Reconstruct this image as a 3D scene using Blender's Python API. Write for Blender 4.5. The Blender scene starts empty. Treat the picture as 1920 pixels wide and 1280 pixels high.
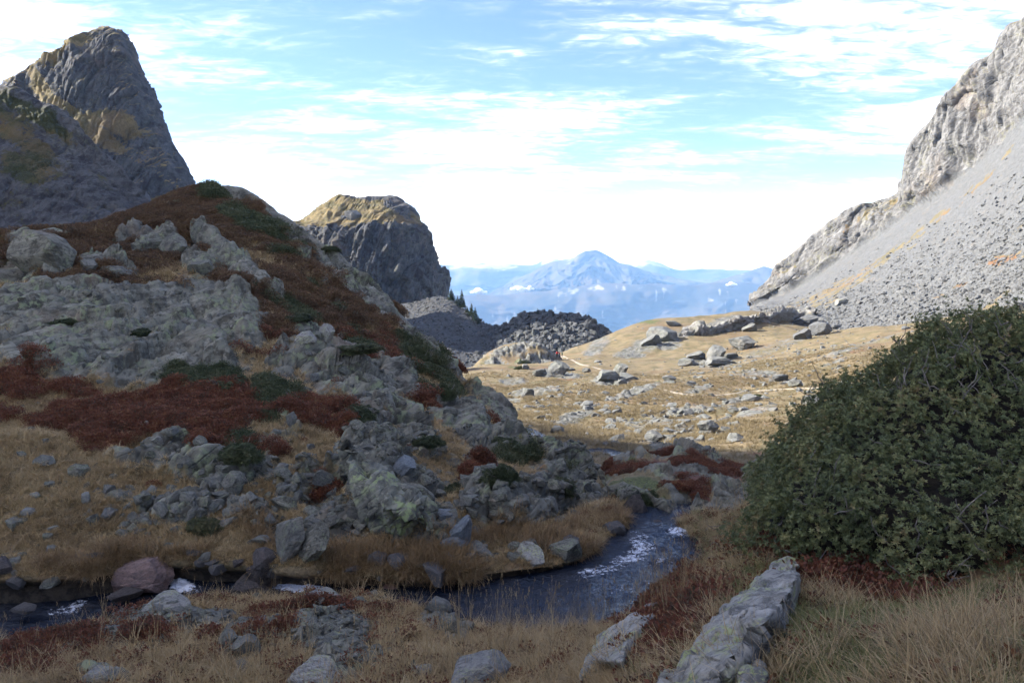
import bpy, bmesh, math, random, time
import numpy as np
from mathutils import Vector, Matrix
from mathutils.bvhtree import BVHTree
T0 = time.time()
random.seed(7)
RS = np.random.RandomState(11)
rad = math.radians
scene = bpy.context.scene
COL = scene.collection

# ------------------------------------------------------------------ camera, sky, sun, exposure
F = 1493.33
PITCH = rad(5.36)
CP, SP = math.cos(PITCH), math.sin(PITCH)
cam_d = bpy.data.cameras.new('camera')
cam_d.lens = 28.0; cam_d.sensor_width = 36.0; cam_d.clip_start = 0.05; cam_d.clip_end = 80000
cam = bpy.data.objects.new('camera', cam_d); COL.objects.link(cam)
cam.location = (0, 0, 0); cam.rotation_euler = (math.pi/2 - PITCH, 0, 0)
scene.camera = cam

SUN_EL = rad(30.0)
SUN_AZ = rad(-80.0)                     # measured from +Y towards +X
SDIR = Vector((math.sin(SUN_AZ)*math.cos(SUN_EL), math.cos(SUN_AZ)*math.cos(SUN_EL), math.sin(SUN_EL)))
sun_d = bpy.data.lights.new('sun', 'SUN'); sun_d.energy = 2.0; sun_d.angle = rad(0.53); sun_d.color = (1.0, 0.955, 0.885)
sun = bpy.data.objects.new('sun', sun_d); COL.objects.link(sun)
sun.location = (-400, -100, 500); sun.rotation_euler = SDIR.to_track_quat('Z', 'Y').to_euler()

world = bpy.data.worlds.new('World'); scene.world = world; world.use_nodes = True
def build_world():
    nt = world.node_tree; nt.nodes.clear(); N = nt.nodes.new; L = nt.links.new
    out = N('ShaderNodeOutputWorld'); bg = N('ShaderNodeBackground'); bg.inputs['Strength'].default_value = 0.15
    sky = N('ShaderNodeTexSky'); sky.sky_type = 'NISHITA'; sky.sun_disc = False
    sky.sun_elevation = SUN_EL; sky.sun_rotation = SUN_AZ % (2*math.pi); sky.altitude = 1900
    sky.air_density = 1.15; sky.dust_density = 1.0; sky.ozone_density = 1.6
    tc = N('ShaderNodeTexCoord'); sep = N('ShaderNodeSeparateXYZ'); L(tc.outputs['Generated'], sep.inputs[0])
    def M(op, a, b=None, c=None, clamp=False):
        n = N('ShaderNodeMath'); n.operation = op; n.use_clamp = clamp
        for i, v in enumerate((a, b, c)):
            if v is None: continue
            if isinstance(v, (int, float)): n.inputs[i].default_value = v
            else: L(v, n.inputs[i])
        return n.outputs[0]
    def ramp(v, a, b, lo=0.0, hi=1.0):
        n = N('ShaderNodeMapRange'); n.interpolation_type = 'SMOOTHSTEP'
        n.inputs[1].default_value = a; n.inputs[2].default_value = b; n.inputs[3].default_value = lo; n.inputs[4].default_value = hi
        L(v, n.inputs[0]); return n.outputs[0]
    zz = M('ADD', M('MAXIMUM', sep.outputs[2], 0.0), 0.10)
    comb = N('ShaderNodeCombineXYZ'); L(M('DIVIDE', sep.outputs[0], zz), comb.inputs[0]); L(M('DIVIDE', sep.outputs[1], zz), comb.inputs[1])
    def noise(scale, detail, rough, dist, loc, rot, sc):
        mp = N('ShaderNodeMapping'); mp.inputs['Location'].default_value = loc; mp.inputs['Rotation'].default_value = (0, 0, rot); mp.inputs['Scale'].default_value = sc
        L(comb.outputs[0], mp.inputs['Vector'])
        n = N('ShaderNodeTexNoise'); n.inputs['Scale'].default_value = scale; n.inputs['Detail'].default_value = detail
        n.inputs['Roughness'].default_value = rough; n.inputs['Distortion'].default_value = dist
        L(mp.outputs[0], n.inputs['Vector']); return n.outputs['Fac']
    big = noise(0.55, 4, 0.5, 0.3, (3.1, 0.4, 0), 0.5, (1, 1.5, 1))
    mid = noise(1.6, 7, 0.6, 0.7, (0.7, 5.2, 0), -0.5, (1, 2.2, 1))
    rip = noise(7.5, 5, 0.6, 1.2, (2.2, 1.1, 0), 0.7, (1, 2.0, 1))
    cover = M('ADD', M('MULTIPLY', big, 0.95), M('MULTIPLY', mid, 0.50))
    cover = M('ADD', cover, M('MULTIPLY', rip, 0.34))
    low = ramp(sep.outputs[2], 0.02, 0.30, 0.06, 0.03)        # cirrus sheets pile up towards the horizon
    cover = M('ADD', cover, low)
    mask = M('POWER', ramp(cover, 0.80, 1.42, 0.02, 0.92), 2.1)
    hz = ramp(sep.outputs[2], 0.0, 0.12, 0.05, 0.0)
    mask = M('MAXIMUM', mask, hz)
    # thin cloud: sky colour lifted towards white
    lift = N('ShaderNodeMix'); lift.data_type = 'RGBA'; L(mask, lift.inputs['Factor'])
    hs = N('ShaderNodeMix'); hs.data_type = 'RGBA'; hs.blend_type = 'MULTIPLY'; hs.inputs['Factor'].default_value = 1.0
    L(sky.outputs[0], hs.inputs['A']); hs.inputs['B'].default_value = (0.152, 0.165, 0.225, 1)
    L(hs.outputs['Result'], lift.inputs['A'])
    lift.inputs['B'].default_value = (10.4, 9.4, 8.2, 1)
    L(lift.outputs['Result'], bg.inputs['Color']); L(bg.outputs[0], out.inputs['Surface'])
build_world()
scene.view_settings.view_transform = 'Standard'; scene.view_settings.look = 'None'
scene.view_settings.gamma = 1.0; scene.view_settings.use_curve_mapping = False
scene.view_settings.exposure = 3.22
scene.render.engine = 'CYCLES'
scene.cycles.use_denoising = True
scene.cycles.max_bounces = 5; scene.cycles.diffuse_bounces = 3; scene.cycles.glossy_bounces = 2
scene.cycles.transmission_bounces = 2; scene.cycles.transparent_max_bounces = 8; scene.cycles.volume_bounces = 1
scene.cycles.use_adaptive_sampling = True; scene.cycles.adaptive_threshold = 0.02

# ------------------------------------------------------------------ pixel <-> world
def at(px, py, D):
    """a point at world depth D (metres along +Y) seen at photo pixel px, py"""
    px = np.asarray(px, float); py = np.asarray(py, float); D = np.asarray(D, float)
    dx = (px-960)/F; dy = -(py-640)/F
    Y = CP + SP*dy; Z = -SP + CP*dy
    return np.stack([dx/Y*D, D*np.ones_like(dx), Z/Y*D], -1)
def proj(P):
    w = P[..., 1]*CP - P[..., 2]*SP; u = P[..., 1]*SP + P[..., 2]*CP
    w = np.where(np.abs(w) < 1e-3, 1e-3, w)
    return 960 + F*P[..., 0]/w, 640 - F*u/w

# ------------------------------------------------------------------ noise in numpy
NT = RS.rand(64, 64, 64).astype(np.float32)
CT = RS.rand(32, 32, 32, 4).astype(np.float32)
def vn(P, seed=0):
    P = P.astype(np.float32) + np.float32(seed*7.31 + 100.5)
    I = np.floor(P).astype(np.int32); f = P - I; f = f*f*(3-2*f)
    x0, y0, z0 = I[..., 0] & 63, I[..., 1] & 63, I[..., 2] & 63
    x1, y1, z1 = (x0+1) & 63, (y0+1) & 63, (z0+1) & 63
    fx, fy, fz = f[..., 0], f[..., 1], f[..., 2]
    a = NT[x0, y0, z0]*(1-fx) + NT[x1, y0, z0]*fx; b = NT[x0, y1, z0]*(1-fx) + NT[x1, y1, z0]*fx
    c = NT[x0, y0, z1]*(1-fx) + NT[x1, y0, z1]*fx; d = NT[x0, y1, z1]*(1-fx) + NT[x1, y1, z1]*fx
    return ((a*(1-fy)+b*fy)*(1-fz) + (c*(1-fy)+d*fy)*fz)*2 - 1
ROT = np.array([[0.00, 0.80, 0.60], [-0.80, 0.36, -0.48], [-0.60, -0.48, 0.64]], np.float32)
def fbm(P, octs=4, seed=0, gain=0.5):
    s = 0; a = 1.0; Q = P; tot = 0
    for o in range(octs):
        s = s + a*vn(Q, seed+o); tot += a; a *= gain; Q = (Q @ ROT.T)*2.03
    return s/tot
def ridged(P, octs=4, seed=0, gain=0.5):
    s = 0; a = 1.0; Q = P; tot = 0
    for o in range(octs):
        s = s + a*(1-2*np.abs(vn(Q, seed+o))); tot += a; a *= gain; Q = (Q @ ROT.T)*2.07
    return s/tot
def cells(P, seed=0):
    """cellular noise: distance gap F2-F1 and a random number per cell"""
    P = P.astype(np.float32) + np.float32(seed*3.7 + 50.3)
    I = np.floor(P).astype(np.int32); f = P - I
    f1 = np.full(P.shape[:-1], 9, np.float32); f2 = f1.copy(); rr = np.zeros_like(f1); ox = np.zeros_like(f1); oy = np.zeros_like(f1); oz = np.zeros_like(f1)
    for i in (-1, 0, 1):
        for j in (-1, 0, 1):
            for k in (-1, 0, 1):
                c = CT[(I[..., 0]+i) & 31, (I[..., 1]+j) & 31, (I[..., 2]+k) & 31]
                ax_, ay_, az_ = f[..., 0]-c[..., 0]-i, f[..., 1]-c[..., 1]-j, f[..., 2]-c[..., 2]-k; d = ax_*ax_ + ay_*ay_ + az_*az_
                n = d < f1
                f2 = np.where(n, f1, np.minimum(f2, d)); rr = np.where(n, c[..., 3], rr); ox = np.where(n, ax_, ox); oy = np.where(n, ay_, oy); oz = np.where(n, az_, oz); f1 = np.where(n, d, f1)
    cells.tilt = ox*np.sin(rr*127.1) + oy*np.sin(rr*311.7) + oz*np.sin(rr*74.7)     # a plane of its own for every cell: flat facets
    return np.sqrt(f2)-np.sqrt(f1), rr*2-1
def ss(x, a, b):
    t = np.clip((x-a)/(b-a), 0, 1); return t*t*(3-2*t)
def basis(n, up=(0, 0, 1)):
    n = np.array(n, float); n /= np.linalg.norm(n); a = np.cross(up, n)
    if np.linalg.norm(a) < 1e-3: a = np.array((1., 0, 0))
    a /= np.linalg.norm(a); b = np.cross(n, a)
    return np.stack([a, b, n], 1)
def rockform(P, size, dip=(0.5, -0.2, 0.85), seed=0, ledge=0.5, block=0.5, lump=0.5, aniso=(0.6, 0.85, 2.3)):
    """broken, layered rock: displacement in metres for features about `size` metres across"""
    B = basis(dip); Q = (P @ B).astype(np.float32)
    w = fbm(P/(size*1.7), 2, seed+20)
    Q = Q + (w*0.35*size)[..., None]
    out = lump*size*0.55*ridged(P/(size*2.6), 3, seed)
    t = Q[..., 2]/(size*0.42) + fbm(P/(size*2.2), 2, seed+5)*1.3
    fl = np.floor(t); fr = t - fl
    amp = CT[(fl.astype(np.int32)) & 31, 3, 5, 1]
    lm_ = ss(fbm(P/(size*1.9), 2, seed+31), -.25, .45)
    out = out + ledge*size*0.32*(0.25+amp)*lm_*(np.minimum(fr/0.8, (1-fr)/0.2) - 0.5)
    A_ = np.array(aniso, np.float32)
    for q_, am in ((1.0, 1.0), (0.42, 0.34)):
        g, r = cells(Q/(size*q_)*A_*0.8, seed+1+int(q_*3))
        out = out + block*size*am*(0.20*r + 0.52*cells.tilt - 0.20*np.exp(-(g/0.07)**2))
    return out

# ------------------------------------------------------------------ scene helpers
def tag(o, label=None, cat=None, group=None, kind=None):
    if label: o['label'] = label
    if cat: o['category'] = cat
    if group: o['group'] = group
    if kind: o['kind'] = kind
    return o
def mesh_np(name, V, Fq, mats=(), smooth=True, attrs=None, matidx=None, uvnone=None):
    V = np.ascontiguousarray(V.reshape(-1, 3), dtype=np.float32); Fq = np.asarray(Fq, np.int32)
    k = Fq.shape[1]; me = bpy.data.meshes.new(name)
    me.vertices.add(len(V)); me.vertices.foreach_set('co', V.ravel())
    me.loops.add(Fq.size); me.loops.foreach_set('vertex_index', Fq.ravel())
    me.polygons.add(len(Fq)); me.polygons.foreach_set('loop_start', np.arange(0, Fq.size, k, dtype=np.int32))
    if matidx is not None: me.polygons.foreach_set('material_index', np.asarray(matidx, np.int32))
    me.polygons.foreach_set('use_smooth', np.full(len(Fq), smooth))
    me.update(calc_edges=True)
    for m in mats: me.materials.append(m)
    for an, arr in (attrs or {}).items():
        arr = np.asarray(arr, np.float32)
        if arr.ndim > 1 and arr.shape[-1] == 4 and arr.reshape(-1, 4).shape[0] == len(V):
            at_ = me.attributes.new(an, 'FLOAT_COLOR', 'POINT'); at_.data.foreach_set('color', arr.reshape(-1))
        else:
            at_ = me.attributes.new(an, 'FLOAT', 'POINT'); at_.data.foreach_set('value', arr.reshape(-1))
    me.validate(clean_customdata=False)
    return me
def link(name, me, parent=None, loc=None):
    o = bpy.data.objects.new(name, me); COL.objects.link(o)
    if parent is not None: o.parent = parent
    if loc is not None: o.location = loc
    return o
def gridfaces(nv, nu):
    a = (np.arange(nv-1)[:, None]*nu + np.arange(nu-1)[None, :]).ravel()
    return np.stack([a, a+1, a+nu+1, a+nu], 1)
def interp(A, t):
    """shape-preserving cubic along axis 0 of A (K, ...), at parameters t in 0..K-1"""
    A = np.asarray(A, float); K = A.shape[0]; d = np.diff(A, axis=0)
    m = np.zeros_like(A)
    if K > 2:
        p, q = d[:-1], d[1:]
        with np.errstate(divide='ignore', invalid='ignore'):
            h = np.where(p*q > 0, 2*p*q/(p+q), 0.0)
        m[1:-1] = 0.65*h + 0.35*0.5*(p+q)
    m[0] = d[0]; m[-1] = d[-1]
    i = np.clip(np.floor(t).astype(int), 0, K-2); s = (t-i).reshape((-1,)+(1,)*(A.ndim-1))
    s2, s3 = s*s, s*s*s
    return A[i]*(2*s3-3*s2+1) + m[i]*(s3-2*s2+s) + A[i+1]*(3*s2-2*s3) + m[i+1]*(s3-s2)
def seg(counts):
    return np.concatenate([np.linspace(i, i+1, c, endpoint=False) for i, c in enumerate(counts)] + [[float(len(counts))]])
class Surf:
    """a dense sheet through a grid of control points, later pushed out along its normals"""
    def __init__(s, ctrl, vc, uc, lin=False):
        ctrl = np.asarray(ctrl, float)
        tv = seg(vc) if isinstance(vc, (list, tuple)) else np.linspace(0, ctrl.shape[0]-1, vc)
        tu = seg(uc) if isinstance(uc, (list, tuple)) else np.linspace(0, ctrl.shape[1]-1, uc)
        f_ = (lambda A, t: A[np.minimum(t.astype(int), len(A)-2)] + (A[np.minimum(t.astype(int), len(A)-2)+1]-A[np.minimum(t.astype(int), len(A)-2)])*(t-np.minimum(t.astype(int), len(A)-2)).reshape(-1, *[1]*(A.ndim-1))) if lin else interp
        G = f_(ctrl, tv); G = np.swapaxes(f_(np.swapaxes(G, 0, 1), tu), 0, 1)
        s.P = G; s.nv, s.nu = G.shape[:2]; s.v = np.broadcast_to(tv[:, None], (s.nv, s.nu)); s.u = np.broadcast_to(tu[None], (s.nv, s.nu))
        s.px, s.py = proj(G); s.normals(); s.P0 = s.P.copy(); s.N0 = s.N.copy()
        s.mask = np.zeros((s.nv, s.nu, 4), np.float32); s.mask[..., 3] = 1
    def normals(s):
        du = np.gradient(s.P, axis=1); dv = np.gradient(s.P, axis=0); n = np.cross(du, dv)
        l = np.linalg.norm(n, axis=-1, keepdims=True); n = n/np.maximum(l, 1e-9)
        f = np.where((n*(-s.P)).sum(-1, keepdims=True).mean() < 0, -1, 1); s.N = n*f; s.flip = f.ravel()[0] < 0
        s.area = l[..., 0]
    def push(s, d): s.P = s.P + s.N0*d[..., None]
    def build(s, name, mats, **kw):
        s.normals()
        Fq = gridfaces(s.nv, s.nu)
        if s.flip: Fq = Fq[:, ::-1]
        return link(name, mesh_np(name, s.P, Fq, mats, attrs={'mask': s.mask}, **kw))
    def tris(s, step=1):
        P = s.P[::step, ::step]; return P.reshape(-1, 3), gridfaces(P.shape[0], P.shape[1])
    def sample(s, n, weight, rs):
        w = (weight*s.area)[:-1, :-1].ravel().astype(float); w = np.maximum(w, 0); c = np.cumsum(w)
        if c[-1] <= 0: return np.zeros((0, 3)), np.zeros((0, 3)), np.zeros(0, int)
        k = np.searchsorted(c, rs.rand(n)*c[-1]); k = np.minimum(k, len(w)-1)
        i, j = k//(s.nu-1), k % (s.nu-1); a = rs.rand(n, 1); b = rs.rand(n, 1)
        P = (s.P[i, j]*(1-a)+s.P[i, j+1]*a)*(1-b) + (s.P[i+1, j]*(1-a)+s.P[i+1, j+1]*a)*b
        return P, s.N[i, j], i*s.nu+j
def ell(px, py, L):
    """soft union of ellipses (cx, cy, rx, ry, angle in degrees, strength)"""
    out = np.zeros_like(px)
    for e in L:
        cx, cy, rx, ry = e[:4]; a = rad(e[4]) if len(e) > 4 else 0; k = e[5] if len(e) > 5 else 1
        x = (px-cx)*math.cos(a) + (py-cy)*math.sin(a); y = -(px-cx)*math.sin(a) + (py-cy)*math.cos(a)
        q = np.sqrt((x/rx)**2 + (y/ry)**2)
        out = np.maximum(out, k*np.clip(1.5-q, 0, 1))
    return out

def ellg(px, py, L):
    out = np.zeros_like(px)
    for e in L:
        cx, cy, rx, ry = e[:4]; a = rad(e[4]) if len(e) > 4 else 0; k = e[5] if len(e) > 5 else 1
        x = (px-cx)*math.cos(a) + (py-cy)*math.sin(a); y = -(px-cx)*math.sin(a) + (py-cy)*math.cos(a)
        out = np.maximum(out, k*1.35*np.exp(-0.75*((x/rx)**2 + (y/ry)**2)))
    return out

# ------------------------------------------------------------------ materials
class NB:
    def __init__(s, name):
        s.m = bpy.data.materials.new(name); s.m.use_nodes = True; s.nt = s.m.node_tree; s.nt.nodes.clear()
        s.out = s.N('ShaderNodeOutputMaterial'); s.b = s.N('ShaderNodeBsdfPrincipled'); s.L(s.b.outputs[0], s.out.inputs['Surface'])
        s.b.inputs['Roughness'].default_value = 0.9; s.b.inputs['Specular IOR Level'].default_value = 0.25
    def N(s, t): return s.nt.nodes.new(t)
    def L(s, a, b): s.nt.links.new(a, b)
    def setv(s, sock, v):
        if v is None: return
        if isinstance(v, bpy.types.NodeSocket): s.L(v, sock)
        elif isinstance(v, tuple) and len(v) == 3 and sock.type == 'RGBA': sock.default_value = (*v, 1)
        else: sock.default_value = v
    def math(s, op, a, b=None, clamp=False):
        n = s.N('ShaderNodeMath'); n.operation = op; n.use_clamp = clamp; s.setv(n.inputs[0], a); s.setv(n.inputs[1], b); return n.outputs[0]
    def mix(s, f, a, b, mode='MIX'):
        n = s.N('ShaderNodeMix'); n.data_type = 'RGBA'; n.blend_type = mode; s.setv(n.inputs['Factor'], f); s.setv(n.inputs['A'], a); s.setv(n.inputs['B'], b); return n.outputs['Result']
    def noise(s, vec, scale, detail=4, rough=0.55, dist=0.0):
        n = s.N('ShaderNodeTexNoise'); s.setv(n.inputs['Vector'], vec); n.inputs['Scale'].default_value = scale
        n.inputs['Detail'].default_value = detail; n.inputs['Roughness'].default_value = rough; n.inputs['Distortion'].default_value = dist
        return n.outputs['Fac']
    def noise_col(s, vec, scale):
        n = s.N('ShaderNodeTexNoise'); s.setv(n.inputs['Vector'], vec); n.inputs['Scale'].default_value = scale; n.inputs['Detail'].default_value = 2; return n.outputs['Color']
    def voro(s, vec, scale, feat='F1', out='Distance'):
        n = s.N('ShaderNodeTexVoronoi'); n.feature = feat; s.setv(n.inputs['Vector'], vec); n.inputs['Scale'].default_value = scale; return n.outputs[out]
    def ramp(s, v, a, b, lo=0.0, hi=1.0):
        n = s.N('ShaderNodeMapRange'); n.interpolation_type = 'SMOOTHSTEP'; n.inputs[1].default_value = a; n.inputs[2].default_value = b
        n.inputs[3].default_value = lo; n.inputs[4].default_value = hi; s.setv(n.inputs[0], v); return n.outputs[0]
    def mapping(s, vec, scale=(1, 1, 1), rot=(0, 0, 0)):
        n = s.N('ShaderNodeMapping'); s.setv(n.inputs['Vector'], vec); n.inputs['Scale'].default_value = scale; n.inputs['Rotation'].default_value = rot; return n.outputs[0]
    def pos(s): return s.N('ShaderNodeNewGeometry').outputs['Position']
    def attr(s, name):
        n = s.N('ShaderNodeAttribute'); n.attribute_name = name; sp = s.N('ShaderNodeSeparateColor'); s.L(n.outputs['Color'], sp.inputs[0]); return sp.outputs
    def bump(s, h, strength=0.4, dist=0.05):
        n = s.N('ShaderNodeBump'); n.inputs['Strength'].default_value = strength; n.inputs['Distance'].default_value = dist; s.setv(n.inputs['Height'], h)
        s.L(n.outputs[0], s.b.inputs['Normal']); return n
    def rnd(s): return s.N('ShaderNodeObjectInfo').outputs['Random']

def rock_color(b, vec, k, base=(0.142, 0.138, 0.108), pale=(0.275, 0.266, 0.215), dark=(0.050, 0.048, 0.038), lichen=(0.19, 0.215, 0.12), lich=0.5, warm=(0.23, 0.17, 0.12), wm=0.35, srot=(0.35, 0.65, 0.2)):
    """layered schist colour; k = how many features per metre"""
    n1 = b.noise(vec, 0.35*k, 5, 0.6, 0.4); n2 = b.noise(vec, 1.7*k, 6, 0.65, 0.2); n3 = b.noise(vec, 9*k, 4, 0.65)
    st = b.noise(b.mapping(b.mapping(vec, (1, 1, 1), srot), (0.35, 0.45, 3.2)), 1.2*k, 5, 0.65, 0.8)
    c = b.mix(b.ramp(n2, 0.38, 0.56), dark, base)
    c = b.mix(b.ramp(st, 0.48, 0.72, 0, 0.65), c, pale)
    c = b.mix(b.ramp(b.noise(vec, 5.2*k, 4, 0.65, 0.4), 0.50, 0.64, 0, 0.75), c, dark)
    c = b.mix(b.ramp(n3, 0.55, 0.75, 0, 0.6), c, pale)
    c = b.mix(b.ramp(n1, 0.56, 0.70, 0, wm), c, warm)
    if lich > 0:
        l = b.math('MULTIPLY', b.ramp(b.noise(vec, 0.8*k, 3, 0.5, 0.3), 0.47, 0.6), b.ramp(b.noise(vec, 5*k, 5, 0.7), 0.48, 0.60, 0, lich))
        c = b.mix(l, c, lichen)
    ck = b.voro(b.mapping(b.mapping(b.mix(0.06, vec, b.noise_col(vec, 2.0*k)), (1, 1, 1), srot), (0.6, 0.7, 1.8)), 1.9*k, 'DISTANCE_TO_EDGE')
    sp = b.ramp(b.noise(vec, 22*k, 3, 0.6), 0.62, 0.70, 0, 0.55); c = b.mix(sp, c, dark)
    ckh = b.ramp(ck, 0.0, 0.06, -0.7, 0.0)
    return c, b.math('ADD', ckh, b.math('MULTIPLY', n2, 0.7)) if False else b.math('ADD', b.math('ADD', ckh, b.math('MULTIPLY', n2, 0.8)), b.math('ADD', b.math('MULTIPLY', n3, 0.35), b.math('MULTIPLY', st, 0.22)))

def mat_alpine(name, k=1.0, grassk=1.0, straw=(0.34, 0.235, 0.105), olive=(0.17, 0.135, 0.05), rust=(0.19, 0.095, 0.04), red=(0.155, 0.050, 0.030),
               browngreen=(0.05, 0.058, 0.022), rockargs=None, bumpd=0.06, redmix=(0.14, 0.07, 0.035)):
    """ground cover: R = bare rock, G = red bilberry heath, B = dark green dwarf shrub, rest = dry grass"""
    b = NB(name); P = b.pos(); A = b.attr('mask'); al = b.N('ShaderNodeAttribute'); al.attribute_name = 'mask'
    n0 = b.noise(P, 0.22*grassk, 4, 0.6, 0.3); n1 = b.noise(P, 1.1*grassk, 5, 0.65, 0.2); n2 = b.noise(P, 7*grassk, 4, 0.7); n3 = b.noise(P, 26*grassk, 2, 0.6)
    g = b.mix(b.ramp(n1, 0.36, 0.62), olive, straw)
    g = b.mix(b.ramp(n0, 0.48, 0.64, 0, 0.65), g, rust)
    g = b.mix(b.ramp(n2, 0.50, 0.75, 0, 0.5), g, (straw[0]*1.25, straw[1]*1.25, straw[2]*1.2))
    g = b.mix(b.ramp(n3, 0.52, 0.40, 0, 0.45), g, (olive[0]*0.6, olive[1]*0.6, olive[2]*0.6))
    rd = b.mix(b.ramp(n2, 0.40, 0.62), redmix, red)
    rd = b.mix(b.ramp(n3, 0.50, 0.68, 0, 0.5), rd, (red[0]*1.6, red[1]*2.2, red[2]*1.8))
    gr = b.mix(b.ramp(n3, 0.42, 0.64), browngreen, (browngreen[0]*2.2, browngreen[1]*2.1, browngreen[2]*1.6))
    j = b.math('ADD', b.math('MULTIPLY', b.math('SUBTRACT', n2, 0.5), 0.9), b.math('MULTIPLY', b.math('SUBTRACT', n1, 0.5), 0.9))
    c = b.mix(b.ramp(b.math('ADD', A[1], j), 0.48, 0.72), g, rd)
    c = b.mix(b.ramp(b.math('ADD', A[2], j), 0.42, 0.58), c, gr)
    rc, rh = rock_color(b, P, k, **(rockargs or {}))
    rm = b.ramp(b.math('ADD', A[0], b.math('MULTIPLY', j, 0.75)), 0.44, 0.56)
    c = b.mix(rm, c, rc); c = b.mix(al.outputs['Alpha'], b.mix(b.ramp(n2, .4, .6), (0.022, 0.018, 0.014), (0.06, 0.048, 0.034)), c); b.setv(b.b.inputs['Base Color'], c)  # low alpha: dark stream bed, and shade painted under the far bank edge
    h = b.mix(rm, b.math('ADD', n3, n2), rh); b.bump(h, 0.55, bumpd)
    return b.m
def mat_rock(name, k=1.0, bumpd=0.05, local=False, **kw):
    b = NB(name)
    if local:
        tc = b.N('ShaderNodeTexCoord'); v = b.N('ShaderNodeVectorMath'); v.operation = 'ADD'; b.L(tc.outputs['Object'], v.inputs[0])
        r = b.math('MULTIPLY', b.rnd(), 37.0); cx = b.N('ShaderNodeCombineXYZ'); b.L(r, cx.inputs[0]); b.L(r, cx.inputs[1]); b.L(cx.outputs[0], v.inputs[1]); P = v.outputs[0]
    else: P = b.pos()
    c, h = rock_color(b, P, k, **kw)
    if local:
        c = b.mix(b.ramp(b.rnd(), 0.0, 1.0, 0, 0.45), c, (0.12, 0.125, 0.125), 'MIX')
    b.setv(b.b.inputs['Base Color'], c); b.bump(h, 0.6, bumpd); return b.m
def mat_plain(name, col, var=0.25, rough=0.8, scale=8.0, trans=0.0):
    b = NB(name); tc = b.N('ShaderNodeTexCoord'); n = b.noise(tc.outputs['Object'], scale, 4, 0.6)
    c = b.mix(b.ramp(n, 0.3, 0.7), tuple(x*(1-var) for x in col), tuple(min(1, x*(1+var)) for x in col))
    b.setv(b.b.inputs['Base Color'], c); b.b.inputs['Roughness'].default_value = rough
    return b.m
def mat_leaf(name, cols, rough=0.6, patch=1.1, trans=0.25):
    """foliage: colour picked per clump (vertex attribute tint 0..1) and shifted per instance"""
    b = NB(name); n = b.N('ShaderNodeAttribute'); n.attribute_name = 'tint'
    v = n.outputs['Fac']
    pn = b.ramp(b.noise(b.pos(), patch, 4, 0.6), 0.3, 0.7)
    v = b.math('ADD', b.math('MULTIPLY', v, 0.46), b.math('ADD', b.math('MULTIPLY', b.rnd(), 0.24), b.math('MULTIPLY', pn, 0.30)))
    r = b.N('ShaderNodeValToRGB'); b.L(v, r.inputs[0]); el = r.color_ramp.elements
    el[0].position = cols[0][0]; el[0].color = (*cols[0][1], 1); el[1].position = cols[-1][0]; el[1].color = (*cols[-1][1], 1)
    for p, c in cols[1:-1]:
        e = el.new(p); e.color = (*c, 1)
    b.setv(b.b.inputs['Base Color'], r.outputs[0]); b.b.inputs['Roughness'].default_value = rough
    if trans:
        t = b.N('ShaderNodeBsdfTranslucent'); b.L(r.outputs[0], t.inputs[0]); mx = b.N('ShaderNodeMixShader'); mx.inputs[0].default_value = trans
        b.L(b.b.outputs[0], mx.inputs[1]); b.L(t.outputs[0], mx.inputs[2]); b.L(mx.outputs[0], b.out.inputs['Surface'])
    return b.m

M_HILL = mat_alpine('hill_cover', k=1.0, grassk=1.0, rockargs=dict(lich=0.85), bumpd=0.05, red=(0.12, 0.050, 0.034), redmix=(0.09, 0.055, 0.036), straw=(0.24, 0.18, 0.10), olive=(0.115, 0.098, 0.052))
M_NEAR = mat_alpine('bank_cover', k=2.0, grassk=2.0, rockargs=dict(lich=0.7), bumpd=0.03, straw=(0.33, 0.25, 0.14), olive=(0.17, 0.135, 0.07))
M_MEADOW = mat_alpine('meadow_cover', k=0.35, grassk=0.30, rockargs=dict(lich=0.25, base=(0.136, 0.138, 0.128), pale=(0.218, 0.218, 0.201)), bumpd=0.25, straw=(0.197, 0.150, 0.085), olive=(0.102, 0.088, 0.043), rust=(0.126, 0.080, 0.046), red=(0.109, 0.048, 0.029))
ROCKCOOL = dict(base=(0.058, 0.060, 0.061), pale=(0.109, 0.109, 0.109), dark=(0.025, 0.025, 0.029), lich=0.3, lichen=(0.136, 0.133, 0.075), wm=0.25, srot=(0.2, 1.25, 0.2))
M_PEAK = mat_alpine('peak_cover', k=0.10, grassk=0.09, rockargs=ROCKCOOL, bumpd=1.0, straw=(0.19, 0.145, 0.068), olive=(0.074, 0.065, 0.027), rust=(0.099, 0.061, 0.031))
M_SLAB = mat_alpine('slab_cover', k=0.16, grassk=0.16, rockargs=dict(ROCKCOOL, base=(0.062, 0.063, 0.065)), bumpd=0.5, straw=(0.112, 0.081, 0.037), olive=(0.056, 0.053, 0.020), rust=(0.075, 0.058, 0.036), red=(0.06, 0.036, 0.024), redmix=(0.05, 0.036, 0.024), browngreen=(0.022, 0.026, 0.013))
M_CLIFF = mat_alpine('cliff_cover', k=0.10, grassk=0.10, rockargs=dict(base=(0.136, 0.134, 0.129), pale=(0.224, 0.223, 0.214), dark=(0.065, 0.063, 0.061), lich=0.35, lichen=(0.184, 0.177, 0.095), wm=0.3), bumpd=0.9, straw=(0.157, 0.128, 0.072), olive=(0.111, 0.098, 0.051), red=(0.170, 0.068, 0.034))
M_ROCK = mat_rock('boulder_rock', 1.3, 0.05, True, lich=0.8)
M_ROCKM = mat_rock('meadow_boulder_rock', 0.9, 0.08, True, lich=0.35, base=(0.143, 0.145, 0.134), pale=(0.224, 0.224, 0.207), dark=(0.058, 0.058, 0.054))
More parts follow.
